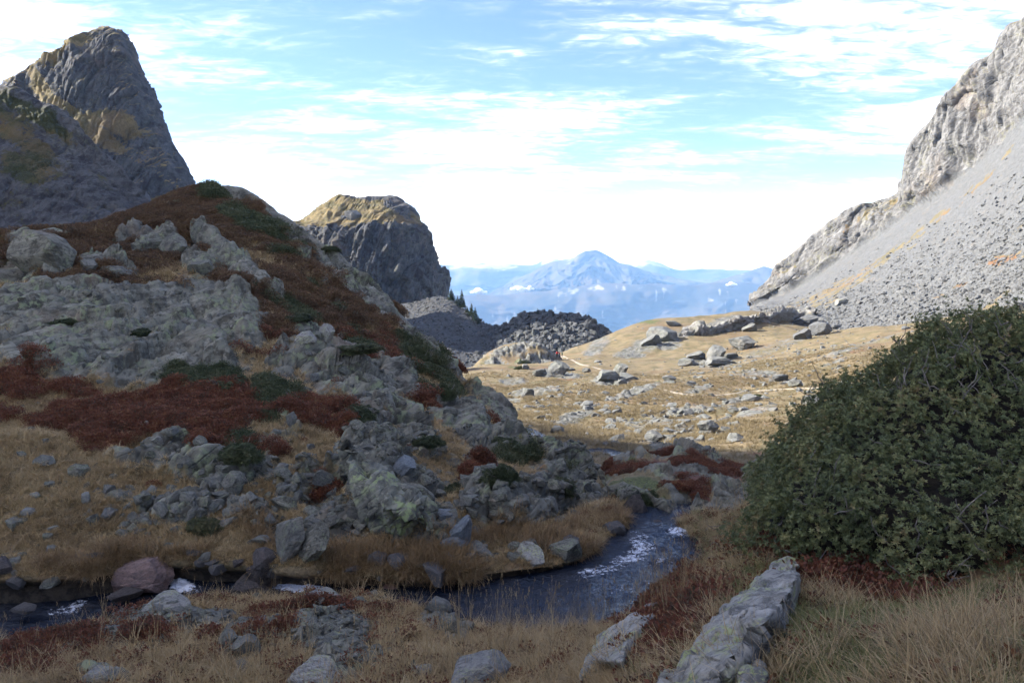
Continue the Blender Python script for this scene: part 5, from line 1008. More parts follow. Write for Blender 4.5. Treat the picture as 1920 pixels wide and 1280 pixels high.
def uni(s, rs, v=.35): return (s*rs.uniform(1-v, 1+v, len(s)))[:, None]*np.array([1, 1, 1.0])
def cover(surf, m): 
    R_, G_, B__ = surf.mask[..., 0], surf.mask[..., 1], surf.mask[..., 2]
    return dict(grass=(1-ss(R_, .35, .55))*(1-.88*ss(G_, .3, .62))*(1-.9*ss(B__, .35, .62)), red=(1-ss(R_, .40, .60))*ss(G_, .26, .62)*(1-ss(B__, .42, .7)), green=(1-ss(R_, .42, .55))*ss(B__, .40, .56))[m]
rs = np.random.RandomState(21)
nearw = infr(ground, -420, 2420, 880, 1420)*(ground.P[..., 1] < 14)*(e > 0.02)
under_bush = ell(ground.px, ground.py, [(1700, 980, 240, 80), (1820, 900, 250, 160), (1680, 1085, 170, 50)])
gw = nearw*cover(ground, 'grass')*(1-np.clip(under_bush*2, 0, 1))
dens = 1/np.maximum(ground.P[..., 1], 2.5)**1.0
right = ss(ground.px, 1180, 1420)
straw_s = [grass_proto('short_straw_tuft', i, M_STRAW, 26, .05, .13, .0055, .9, 1.2) for i in range(4)]
straw_l = [grass_proto('long_straw_tuft', 10+i, M_STRAW, 26, .14, .30, .0055, .7, 1.7) for i in range(4)]
olive_l = [grass_proto('green_grass_tuft', 20+i, M_OLIVE, 28, .05, .16, .0055, .7, 1.6) for i in range(4)]
P, N_, _ = ground.sample(23000, gw*dens*(1-0.6*right), rs); s_ = 0.75+0.5*rs.rand(len(P))
scatter('dry_grass', 'short straw coloured grass covering the near bank', 'grass', P, orient(len(P), rs), uni(s_, rs), straw_s)
clump = ss(fbm(ground.P/0.55, 3, 71), -.05, .35)
wl = gw*dens*(0.06 + clump*0.9*right*(1-0.4*ground.mask[..., 2]) + 0.45*ell(ground.px, ground.py, [(620, 1275, 500, 30), (1000, 1240, 150, 50)]) + 1.2*ell(ground.px, ground.py, [(1560, 1110, 60, 30), (1800, 1230, 120, 50), (1600, 1130, 90, 40)]))
P, N_, _ = ground.sample(3000, wl, rs)
scatter('long_dry_grass', 'long bleached grass on the near right slope', 'grass', P, orient(len(P), rs, .35), uni(np.ones(len(P)), rs), straw_l)
wl = nearw*dens*(right*(0.45+1.2*ground.mask[..., 2]))*(0.25+ss(fbm(ground.P/0.45, 3, 75), -.1, .3))*(1-np.clip(under_bush*2, 0, 1))*(ground.mask[..., 0] < .5)
P, N_, _ = ground.sample(9500, wl, rs)
scatter('green_grass', 'olive green grass on the near right slope', 'grass', P, orient(len(P), rs, .3), uni(np.ones(len(P)), rs), olive_l)
def stalk_mesh(seed):
    rs_ = np.random.RandomState(seed); V, Fq, T = blades(rs_, 5, .30, .55, .0035, .25, .5, .04, 4); V = list(V); Fq = list(Fq); T = list(T)
    for k in range(5):
        tip = (V[k*10+8]+V[k*10+9])/2
        for j in range(5):
            q = tip + rs_.randn(3)*.004 + np.array([0, 0, -.010*j]); i0 = len(V); V += [q+np.array([-.0025, 0, 0]), q+np.array([0, .0015, .010]), q+np.array([.0025, 0, 0]), q+np.array([0, -.0015, -.010])]; Fq.append((i0, i0+1, i0+2, i0+3)); T += [.35]*4
    return proto('grass_stalk', mesh_np('grass_stalk', np.array(V), np.array(Fq), [M_STRAW], smooth=False, attrs={'tint': np.array(T)*.6}))
stalks = [stalk_mesh(i) for i in range(4)]
P, N_, _ = ground.sample(300, nearw*(ground.P[..., 1] > 5.6)*dens*(ground.mask[..., 0] < .5)*(0.15+1.5*ell(ground.px, ground.py, [(1000, 1200, 200, 25), (600, 1270, 300, 30), (1250, 1150, 80, 60), (730, 1120, 80, 15), (850, 1160, 80, 15)]))*(1-np.clip(under_bush*2, 0, 1)), rs)
scatter('grass_stalks', 'thin dry grass stalks with seed heads on the near bank', 'grass', P, orient(len(P), rs, .12), uni(np.ones(len(P)), rs), stalks)
bil = [proto('bilberry', leafy(np.random.RandomState(40+i), 70, .10, .10, .024, .014, 'bilberry', M_RED)) for i in range(4)]
P, N_, _ = ground.sample(6600, nearw*dens*(0.012+ss(ground.mask[..., 1] + 0.40*fbm(ground.P/0.35, 3, 4), .34, .7))*(ground.mask[..., 0] < .62), rs)
scatter('red_heath', 'red bilberry heath on the near bank', 'heath', P, orient(len(P), rs), uni(np.ones(len(P)), rs), bil)
# hillside cover
hv = infr(hill, -420, 1960, 200, 1130)*(hill.v > 1.6)*(hill.v < 12.3)
hd = 1/np.maximum(hill.P[..., 1], 8)**1.5
steepok = (hill.N[..., 2] > .35)
tus = [grass_proto('tussock', 60+i, M_STRAW, 34, .08, .20, .011, 1.0, 1.3, base=.07, segs=2) for i in range(4)]
P, N_, k = hill.sample(26000, hv*hd*cover(hill, 'grass')*steepok*(1-.62*ss(hill.py, 800, 700)*(1-np.clip(grassy, 0, 1))), rs); s_ = np.clip(P[:, 1]/14, .7, 2.0)*0.8
scatter('hill_grass', 'dry straw tussocks on the shaded hillside', 'grass', P, orient(len(P), rs), uni(s_, rs), tus)
tuso = [grass_proto('bank_tussock', 70+i, mat_leaf('rust_blades_%d' % i, [(0, (0.11, 0.07, 0.035)), (.5, (0.23, 0.15, 0.07)), (1, (0.36, 0.26, 0.13))]) if i == 0 else bpy.data.materials['rust_blades_0'], 40, .10, .26, .009, 1.1, 1.9, base=.08, segs=3) for i in range(3)]
P, N_, k = hill.sample(3000, ss(fbm(hill.P/0.6, 3, 77), -.25, .3)*infr(hill, -420, 1300, 880, 1130)*(hill.v > 1.5)*(hill.v < 4)*np.clip(ell(hill.px, hill.py, [(700, 1062, 180, 34), (860, 1055, 100, 30), (1060, 1030, 110, 34, -25), (1140, 975, 40, 40, -40), (380, 1035, 110, 24), (470, 1015, 40, 34), (240, 1045, 60, 14), (140, 1065, 60, 14), (960, 1015, 120, 20)]), 0, 1)*hd, rs)
scatter('bank_grass', 'rust coloured grass hanging over the far stream bank', 'grass', P, orient(len(P), rs, .35), uni(np.full(len(P), .85), rs), tuso)
bilh = [proto('heath_plant', leafy(np.random.RandomState(80+i), 170, .16, .15, .026, .017, 'heath_plant', M_RED)) for i in range(4)]
lowh = ss(hill.py, 620, 700)
P, N_, k = hill.sample(12500, hv*hd*cover(hill, 'red')*lowh*(0.35+ss(fbm(hill.P/0.5, 3, 95), -.2, .3)), rs); s_ = np.clip(P[:, 1]/16, .7, 2.2)*0.95
scatter('hill_heath', 'crimson bilberry heath low on the shaded hillside', 'heath', P, orient(len(P), rs), uni(s_, rs, .5), bilh)
M_RUST = mat_leaf('rusty_heath_leaves', [(0.0, (0.045, 0.042, 0.024)), (0.3, (0.085, 0.058, 0.034)), (0.5, (0.125, 0.065, 0.036)), (0.7, (0.15, 0.095, 0.045)), (1.0, (0.18, 0.14, 0.065))], patch=0.9)
bilr = [proto('rusty_heath_plant', leafy(np.random.RandomState(180+i), 150, .16, .15, .028, .018, 'rusty_heath_plant', M_RUST)) for i in range(4)]
P, N_, k = hill.sample(19000, hv*hd*cover(hill, 'red')*(1-.9*lowh), rs); s_ = np.clip(P[:, 1]/16, .7, 1.7)*0.8
scatter('rusty_heath', 'brown red heath covering the upper hill below its crest', 'heath', P, orient(len(P), rs), uni(s_, rs, .5), bilr)
grh_ = [proto('dwarf_shrub', leafy(np.random.RandomState(90+i), 90, .17, .18, .038, .016, 'dwarf_shrub', M_GREEN)) for i in range(4)]
P, N_, k = hill.sample(12500, hv*hd*cover(hill, 'green'), rs); s_ = np.clip(P[:, 1]/16, .7, 2.6)*0.85
scatter('dwarf_shrubs', 'dark green dwarf shrub mat on the shaded hillside', 'heath', P, orient(len(P), rs), uni(s_, rs), grh_)
hw = infr(hump)*(hump.v > .8)*(hump.v < 4.6)
P, N_, k = hump.sample(1500, ss(fbm(hump.P/0.5, 3, 5), -.2, .2)* hw*cover(hump, 'red'), rs); scatter('outcrop_heath', 'red heath in the seams of the layered outcrop', 'heath', P, orient(len(P), rs), uni(np.full(len(P), .62), rs), bilh)
M_MSTRAW = mat_leaf('meadow_blades', [(0.0, (0.085, 0.068, 0.030)), (0.3, (0.145, 0.111, 0.053)), (0.6, (0.196, 0.153, 0.081)), (1.0, (0.264, 0.212, 0.128))], patch=0.25)
tusm = [grass_proto('meadow_tussock', 160+i, M_MSTRAW, 34, .08, .20, .011, 1.0, 1.3, base=.07, segs=2) for i in range(4)]
far_w = infr(ground, 850, 1760, 650, 930)*(ground.P[..., 1] > 16)*(ground.P[..., 1] < 170)*(ground.mask[..., 0] < .45)*(fe > .1)
P, N_, k = ground.sample(30000, far_w*(0.25+ss(fbm(ground.P/np.array([7, 7, 7.]), 3, 66), -.15, .25))/np.maximum(ground.P[..., 1], 16)**1.25, rs); s_ = np.clip(P[:, 1]/22, .9, 2.6)
scatter('meadow_grass', 'golden tussock grass in the near part of the meadow', 'grass', P, orient(len(P), rs), uni(s_, rs)*np.array([1, 1, .8]), tusm)
# loose stones too many to count
sto = [proto('stone', with_mat(m, M_ROCK)) for m in ROCKS_LO]
P, N_, k = hill.sample(3400, infr(hill, 0, 1200, 560, 1090)*(hill.v > 1.5)*(hill.v < 9)*hd*(0.08+ell(hill.px, hill.py, [(620, 960, 120, 60), (480, 930, 120, 50), (300, 960, 120, 40), (860, 990, 90, 50), (790, 880, 120, 60), (1080, 930, 60, 50), (820, 1000, 60, 40)])), rs)
scatter('hill_rubble', 'grey rubble between the outcrops of the hillside', 'rubble', P, orient(len(P), rs, .6), (0.03+0.11*rs.rand(len(P))**2.5)[:, None]*np.array([1, .85, .6])*rs.uniform(.7, 1.3, (len(P), 3)), sto)
P, N_, k = ground.sample(1300, infr(ground, 0, 1350, 1100, 1280)*(ground.P[..., 1] < 10)*(e > 0.1)*(0.05+ell(ground.px, ground.py, [(330, 1165, 130, 18), (480, 1180, 90, 20), (640, 1200, 80, 50), (180, 1210, 100, 20), (830, 1160, 40, 20), (700, 1120, 60, 10)])), rs)
scatter('bank_rubble', 'flat grey rock chips on the near bank', 'rubble', P, orient(len(P), rs, .4), (0.018+0.05*rs.rand(len(P))**2)[:, None]*np.array([1.2, .9, .4])*rs.uniform(.7, 1.3, (len(P), 3)), sto)
stm = [proto('scree_stone', with_mat(m, M_SCREE)) for m in ROCKS_LO]
P, N_, k = rmt.sample(13000, (1-isc)*(rmt.v > .9)*ss(-rmt.v, -5.6, -1.0)*infr(rmt, 1380, 1960)*(grass < .5)*(rmt.area**0)/rmt.P[..., 1], rs)
sz = 0.17+1.0*rs.rand(len(P))**5
scatter('scree_stones', 'countless grey stones of the scree slope', 'scree', P, orient(len(P), rs, .5), sz[:, None]*np.array([1, .85, .6])*rs.uniform(.7, 1.3, (len(P), 3)), stm)
stmo = [proto('moraine_block', with_mat(m, mat_rock('moraine_shaded_rock', 0.5, .1, True, lich=0.3, lichen=(.17, .19, .11), base=(0.050, 0.052, 0.054), pale=(0.090, 0.092, 0.094), dark=(0.025, 0.026, 0.028), wm=.2) if i == 0 else bpy.data.materials['moraine_shaded_rock'])) for i, m in enumerate(ROCKS_LO)]  # same darkened colour, peak shade painted into the stones
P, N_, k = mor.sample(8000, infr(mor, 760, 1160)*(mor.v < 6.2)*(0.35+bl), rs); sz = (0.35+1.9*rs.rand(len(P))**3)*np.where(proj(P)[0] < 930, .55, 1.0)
scatter('moraine_blocks', 'dark shade-painted jumbled blocks of the boulder hummock', 'scree', P, orient(len(P), rs, .6), sz[:, None]*np.array([1, .9, .75])*rs.uniform(.7, 1.3, (len(P), 3)), stmo)
stg = [proto('meadow_rubble_stone', with_mat(m, M_ROCKM)) for m in ROCKS_LO]
P, N_, k = ground.sample(2600, infr(ground, 900, 1750, 600, 860)*(ground.P[..., 1] > 40)*(0.15+ell(ground.px, ground.py, [(1250, 790, 120, 40), (1420, 700, 150, 40), (1480, 650, 120, 40), (1330, 680, 60, 14), (1500, 640, 80, 30), (1100, 760, 120, 30)]))*fall(ground), rs); sz = 0.12+0.5*rs.rand(len(P))**3
scatter('meadow_rubble', 'small grey stones strewn through the meadow grass', 'rubble', P, orient(len(P), rs, .5), sz[:, None]*np.array([1, .9, .55])*rs.uniform(.7, 1.3, (len(P), 3)), stg)
log('cover')

# ------------------------------------------------------------------ the big bush at right
def tube_np(pts, r0, r1, k=5):
    pts = np.array(pts); n = len(pts); V = []; Fq = []
    for i in range(n):
        t = pts[min(i+1, n-1)]-pts[max(i-1, 0)]; t = t/np.linalg.norm(t); a = np.cross(t, (0.3, 0.2, 1)); a /= np.linalg.norm(a)+1e-9; b = np.cross(t, a); r = r0+(r1-r0)*i/(n-1)
        for j in range(k): V.append(pts[i]+r*(a*math.cos(6.283*j/k)+b*math.sin(6.283*j/k)))
    for i in range(n-1):
        for j in range(k): Fq.append((i*k+j, i*k+(j+1) % k, (i+1)*k+(j+1) % k, (i+1)*k+j))
    return np.array(V), np.array(Fq)
def join(parts):
    V = []; Fq = []; off = 0
    for v, f in parts: V.append(v); Fq.append(f+off); off += len(v)
    return np.concatenate(V), np.concatenate(Fq)
def rosettes(P, N_, rs, nl, ln, lw, tint):
    """whorls of narrow leaves at twig ends, all in one mesh"""
    n = len(P); ax = N_*0.7 + np.array([0, 0, .55]) + rs.randn(n, 3)*.45; ax /= np.linalg.norm(ax, axis=1, keepdims=True)
    a = np.cross(ax, rs.randn(n, 3)); a /= np.linalg.norm(a, axis=1, keepdims=True); b = np.cross(ax, a)
    ph = np.linspace(0, 6.283, nl, endpoint=False)[None] + rs.rand(n, 1)*6.283 + rs.randn(n, nl)*.2; el = rs.uniform(.15, 1.1, (n, nl))
    d = (a[:, None]*np.cos(ph)[..., None]+b[:, None]*np.sin(ph)[..., None])*np.cos(el)[..., None] + ax[:, None]*np.sin(el)[..., None]
    s_ = np.cross(d, ax[:, None]+0*d); s_ /= np.linalg.norm(s_, axis=-1, keepdims=True)+1e-9; L_ = ln*rs.uniform(.7, 1.25, (n, nl, 1)); w = lw*rs.uniform(.8, 1.2, (n, nl, 1))
    p = P[:, None] - ax[:, None]*ln*.3*rs.rand(n, nl, 1)
    V = np.stack([p, p+d*L_*.55+s_*w/2, p+d*L_-ax[:, None]*L_*.18, p+d*L_*.55-s_*w/2], 2).reshape(-1, 3); Fq = np.arange(len(V)).reshape(-1, 4)
    T = np.repeat(np.clip(tint[:, None]+rs.randn(n, nl)*.08, 0, 1).ravel(), 4); return V, Fq, T
bc = cg([
    [(1366, 1028, 7.7), (1420, 1062, 7.2), (1500, 1082, 6.6), (1600, 1105, 6.15), (1690, 1150, 5.6), (1780, 1158, 5.4), (1920, 1100, 5.5), (2150, 1050, 5.9), (2330, 1010, 6.6), (2380, 990, 7.6)],
    [(1370, 975, 7.9), (1425, 960, 7.2), (1510, 950, 6.6), (1610, 945, 6.2), (1710, 940, 5.95), (1810, 935, 5.8), (1925, 925, 5.75), (2160, 900, 6.2), (2320, 930, 6.9), (2370, 960, 7.7)],
    [(1382, 925, 8.4), (1440, 878, 7.8), (1525, 835, 7.4), (1625, 800, 7.1), (1720, 780, 6.9), (1815, 765, 6.8), (1928, 760, 6.75), (2165, 770, 7.0), (2300, 850, 7.4), (2350, 930, 7.9)],
    [(1392, 898, 9.0), (1452, 842, 8.6), (1540, 770, 8.3), (1640, 690, 8.0), (1735, 635, 7.8), (1822, 612, 7.7), (1930, 612, 7.7), (2165, 680, 7.8), (2280, 800, 8.0), (2330, 900, 8.2)],
    [(1395, 890, 9.4), (1457, 832, 9.1), (1548, 748, 8.9), (1648, 664, 8.6), (1742, 604, 8.4), (1826, 586, 8.3), (1932, 592, 8.3), (2165, 670, 8.3), (2270, 790, 8.4), (2320, 890, 8.5)],
    [(1397, 895, 9.9), (1459, 845, 9.8), (1550, 765, 9.7), (1650, 690, 9.5), (1745, 630, 9.4), (1828, 615, 9.3), (1935, 620, 9.3), (2165, 700, 9.2), (2260, 800, 9.0), (2310, 890, 8.9)],
    [(1400, 960, 11.5), (1462, 940, 11.6), (1552, 900, 11.6), (1655, 860, 11.5), (1748, 830, 11.4), (1830, 820, 11.3), (1938, 820, 11.3), (2165, 850, 11.0), (2260, 880, 10.3), (2310, 910, 9.6)]])
bs = Surf(bc, [14, 22, 16, 8, 6, 10], [12, 20, 24, 24, 22, 24, 24, 18, 10])
bs.push(0.20*fbm(bs.P0/0.95, 2, 13) + 0.24*fbm(bs.P0/0.42, 3, 3) + 0.15*fbm(bs.P0/0.17, 2, 8) - 0.06); bs.normals()
bush = bpy.data.objects.new('evergreen_bush', None); COL.objects.link(bush); h, _ = hit(1600, 1085); bush.location = tuple(h) if h else (2, 6, -2)
tag(bush, 'large dark evergreen bush covering the right side of the near slope', 'bush')
def child(name, me, par):
    o = link(name, me, par); o.matrix_parent_inverse = Matrix.Translation(-Vector(par.location)); return o
rs = np.random.RandomState(77)
core = bs.P0 - bs.N0*0.33; Fq = gridfaces(bs.nv, bs.nu)
child('twig_core', mesh_np('twig_core', core, Fq, [mat_plain('twig_mass', (0.020, 0.017, 0.012), .5, 1, 25)]), bush)
P, N_, k = bs.sample(40000, 1.0+0*bs.px, rs); P = P - N_*(rs.rand(len(P), 1)**1.6*.24) + rs.randn(len(P), 3)*.02
Ps, Ns, k = bs.sample(420, ((bs.v < 4.6)*(0.3+ss(bs.v, 1.5, 3.6))).astype(float), rs); ad, an = [], []
for q in range(len(Ps)):
    dr = Ns[q]*.5 + np.array([rs.uniform(-.7, .4), rs.uniform(-.4, .2), rs.uniform(.2, 1.0)]); dr /= np.linalg.norm(dr); L_ = rs.uniform(.06, .20)
    for t_ in np.linspace(0.1, 1, 5): ad.append(Ps[q] + dr*L_*t_ + rs.randn(3)*.012); an.append(dr)
P = np.concatenate([P, np.array(ad)]); N_ = np.concatenate([N_, np.array(an)])
tint = np.clip(0.47 + 0.46*fbm(P/0.30, 3, 5) + 0.16*rs.randn(len(P)) + 0.10*(rs.rand(len(P)) < .12)*2, 0, 1)
V, Fq, T = rosettes(P, N_, rs, 10, .036, .0125, tint)
child('foliage', mesh_np('foliage', V, Fq, [M_BUSH], smooth=False, attrs={'tint': T}), bush)
tw = []
for q in range(100):
    topmost = rs.rand() < .55
    x, y = (rs.uniform(1640, 1915), rs.uniform(600, 740)) if topmost else (rs.uniform(1380, 1915), rs.uniform(700, 1090))
    d2 = (bs.px-x)**2 + (bs.py-y)**2; i = int(np.argmin(np.where(bs.v < 4, d2, 1e9))); p = bs.P.reshape(-1, 3)[i]; n = bs.N.reshape(-1, 3)[i]
    pts = []; dr = np.array([rs.uniform(-1, .6), rs.uniform(-.4, .2), rs.uniform(.0, 1.1)]); dr /= np.linalg.norm(dr); L_ = rs.uniform(.12, .38)
    for s_ in range(5): pts.append(p - n*.06 + dr*L_*(s_/4-.3) + rs.randn(3)*.012 + n*.05*s_/4)
    tw.append(tube_np(pts, .007, .003, 5))
for q in range(26):                                                # bare fanning twigs at the lower left edge and under the skirt
    x, y = (rs.uniform(1340, 1420), rs.uniform(960, 1050)) if rs.rand() < .6 else (rs.uniform(1450, 1700), rs.uniform(1050, 1110)); h, _ = hit(x, y)
    if h is None: continue
    p = np.array(h)+np.array([0, 0, .02]); dr = np.array([rs.uniform(-1, .2), rs.uniform(-.5, .1), rs.uniform(.05, .6)]); pts = [p+dr*.45*s_/5+rs.randn(3)*.015+np.array([0, 0, -.10*(s_/5)**2]) for s_ in range(6)]
    tw.append(tube_np(pts, .006, .0025, 5))
V, Fq = join(tw); child('twigs', mesh_np('twigs', V, Fq, [M_BARK]), bush)['kind'] = 'stuff'
# red leaves under its skirt
P, N_, k = ground.sample(520, nearw*ss(fbm(ground.P/0.4, 3, 83), -.15, .3)*ell(ground.px, ground.py, [(1590, 1075, 150, 40, 8), (1450, 1040, 80, 20), (1290, 1130, 60, 60, -45), (1300, 1190, 40, 60, 20), (1680, 1110, 70, 40), (1880, 1060, 60, 30)]), rs)
scatter('bilberry_thicket', 'crimson bilberry thicket between the slabs and the bush', 'heath', P, orient(len(P), rs, .35), uni(np.full(len(P), 1.35), rs), bil)
log('bush')

# ------------------------------------------------------------------ shrubs on the hill, firs, walkers, clouds
def shrub_meshes(seed):
    rs_ = np.random.RandomState(seed); n = 1500; d = rs_.randn(n, 3); d[:, 2] = np.abs(d[:, 2])*.9; d /= np.linalg.norm(d, axis=1, keepdims=True)
    r = 0.78 + 0.50*fbm(d*1.7, 3, seed) + 0.16*fbm(d*5, 2, seed+3); P = d*(r*(1-rs_.rand(n)**2*.35))[:, None]
    t = np.clip(0.35+0.4*fbm(P*1.8, 2, seed)+.15*rs_.randn(n), 0, 1)
    V, Fq, T = rosettes(P, d, rs_, 7, .13, .035, t); fol = mesh_np('foliage', V, Fq, [M_GREEN], smooth=False, attrs={'tint': T})
    tw_ = []
    for q in range(16):
        a = rs_.uniform(0, 6.283); z = rs_.uniform(.3, .9); e_ = np.array([math.cos(a)*.75, math.sin(a)*.75, z]); tw_.append(tube_np([np.zeros(3), e_*.5+rs_.randn(3)*.05, e_], .03, .008, 5))
    v, f = join(tw_); return fol, mesh_np('stem', v, f, [M_BARK])
SH = [shrub_meshes(i) for i in (1, 2, 3)]
def shrub(px, py, w, h, label, i, group=None):
    p, n = hit(px, py)
    if p is None: return
    W = w*p.y/F/2; H = h*p.y/F; o = bpy.data.objects.new('dwarf_shrub', None); COL.objects.link(o); o.location = (p.x, p.y+W*.5, p.z-H*.08); o.scale = (W*1.15, W*.95, H*.80); o.rotation_euler = (0, 0, i*1.7)
    tag(o, label, 'shrub', group)
    for nm, me in zip(('foliage', 'stem'), SH[i % 3]): link(nm, me, o)
for i, (x, y, w, h, lb) in enumerate([
    (335, 735, 120, 50, 'broad dark green shrub below the big outcrop, left half of a pair'), (420, 738, 100, 48, 'broad dark green shrub below the big outcrop, right half of a pair'), (385, 765, 90, 30, 'low dark shrub running down below the broad pair'),
    (440, 862, 96, 52, 'round grey green shrub above the straw slope, mid hill'), (660, 662, 90, 26, 'flat green shrub beside the pale boulder pair'), (555, 755, 70, 36, 'green shrub below the mid hill outcrop'), (500, 790, 60, 40, 'olive shrub between red heath and rubble'),
    (375, 1002, 80, 50, 'dark straggling shrub just above the far stream bank'), (940, 905, 80, 56, 'dark green shrub on the right foot of the hill'), (950, 842, 70, 34, 'dark shrub on the ledge above the right foot of the hill'), (1062, 925, 64, 48, 'dark shrub under the right end rock of the hill'),
    (1192, 948, 90, 54, 'rounded dark green shrub in front of the layered outcrop'), (670, 788, 90, 40, 'dark brown green shrub in the middle of the slope'), (786, 690, 70, 60, 'dark shrub clinging to the steep upper right flank'), (835, 745, 50, 40, 'dark shrub low on the steep right flank'),
    (110, 608, 50, 18, 'small green shrub on the big outcrop at left'), (258, 628, 50, 18, 'small green shrub on the big outcrop, right of the other'), (850, 925, 60, 26, 'olive shrub between slabs near the foot of the hill'), (800, 835, 60, 30, 'dark shrub in the gully right of mid hill'),
    (455, 430, 60, 22, 'dark shrub high on the hill below its crest'), (560, 600, 60, 18, 'dark shrub on the upper heath slope'), (620, 470, 40, 16, 'small dark shrub under the crest rocks'), (130, 790, 60, 22, 'brown green shrub at the top of the red heath patch'),
    (975, 692, 26, 10, 'bright green shrub on the knoll, lower of two'), (985, 682, 26, 10, 'bright green shrub on the knoll, upper of two'), (1423, 744, 22, 8, 'small green shrub beside the footpath'), (1395, 749, 16, 8, 'tiny olive shrub below the footpath')]):
    shrub(x, y, w, h, lb, i)
def fir_meshes(seed):
    rs_ = np.random.RandomState(seed); V = []; Fq = []; T = []
    for k in range(260):
        z = rs_.uniform(.08, .98); r = (1-z)*.30*rs_.uniform(.6, 1.2)+.015; a = rs_.uniform(0, 6.283); d = np.array([math.cos(a), math.sin(a), 0]); s_ = np.array([-d[1], d[0], 0]); p = np.array([0, 0, z]); i0 = len(V)
        V += [p, p+d*r*.6+s_*r*.28-np.array([0, 0, r*.2]), p+d*r-np.array([0, 0, r*.45]), p+d*r*.6-s_*r*.28-np.array([0, 0, r*.2])]; Fq.append((i0, i0+1, i0+2, i0+3)); T += [rs_.rand()]*4
    cr = mesh_np('crown', np.array(V), np.array(Fq), [M_FIR], smooth=False, attrs={'tint': np.array(T)}); v, f = tube_np([(0, 0, -.05), (0, 0, .5), (0, 0, .97)], .025, .004, 6); return cr, mesh_np('trunk', v, f, [M_BARK])
FI = [fir_meshes(i) for i in (5, 6)]
for i, (x, y, hh, wd, lb) in enumerate([(866, 577, 34, 1.0, 'tallest dark fir on the ridge right of the cliff'), (884, 594, 24, 1.3, 'fir at the lower end of the ridge, left of a touching pair'), (891, 601, 24, 1.2, 'fir at the lower end of the ridge, right of a touching pair'), (858, 572, 16, 1.6, 'short bushy fir left of the tallest one'), (846, 562, 20, 1.7, 'bushy fir against the foot of the cliff'), (897, 606, 12, 1.5, 'smallest fir below the touching pair'), (876, 588, 12, 1.6, 'short fir between the tallest one and the pair'),
                                       (1008, 590, 10, 1.6, 'tiny fir on the highest point of the boulder hummock'), (993, 594, 8, 1.8, 'tiny fir left of the highest point of the hummock'), (976, 600, 7, 1.8, 'tiny fir halfway down the left of the hummock'), (957, 607, 7, 1.8, 'tiny fir at the left foot of the hummock crest'), (1036, 594, 8, 1.8, 'tiny fir right of the highest point of the hummock')]):
    p = None
    for dy in range(0, 30, 2):
        p, n = hit(x, y+dy)
        if p is not None and 380 < p.y < 640: break
    if p is None: continue
    Hm = (hh+3)*p.y/F; o = bpy.data.objects.new('fir_tree', None); COL.objects.link(o); o.location = p; o.scale = (Hm*wd, Hm*wd, Hm); o.rotation_euler = (0, 0, i); tag(o, lb, 'tree')
    for nm, me in zip(('crown', 'trunk'), FI[i % 2]): link(nm, me, o)
M_SKIN = mat_plain('skin', (0.42, 0.26, 0.19), .08); M_REDJ = mat_plain('red_cloth', (0.55, 0.025, 0.03), .15); M_TRO = mat_plain('dark_cloth', (0.03, 0.035, 0.05), .2); M_GRNP = mat_plain('green_cloth', (0.03, 0.09, 0.06), .2); M_HAIR = mat_plain('hair', (0.05, 0.03, 0.02), .2)
def skin_obj(name, verts, edges, radii, mat, par):
    bm = bmesh.new(); bm.verts.layers.skin.verify(); vs_ = [bm.verts.new(v) for v in verts]; [bm.edges.new((vs_[a], vs_[b])) for a, b in edges]
    me = bpy.data.meshes.new(name); bm.to_mesh(me); bm.free(); me.materials.append(mat); o = link(name, me, par)
    for v, r in zip(me.skin_vertices[0].data, radii): v.radius = (r, r)
    me.skin_vertices[0].data[0].use_root = True; m = o.modifiers.new('skin', 'SKIN'); m.use_smooth_shade = True; o.modifiers.new('sub', 'SUBSURF').levels = 1; return o
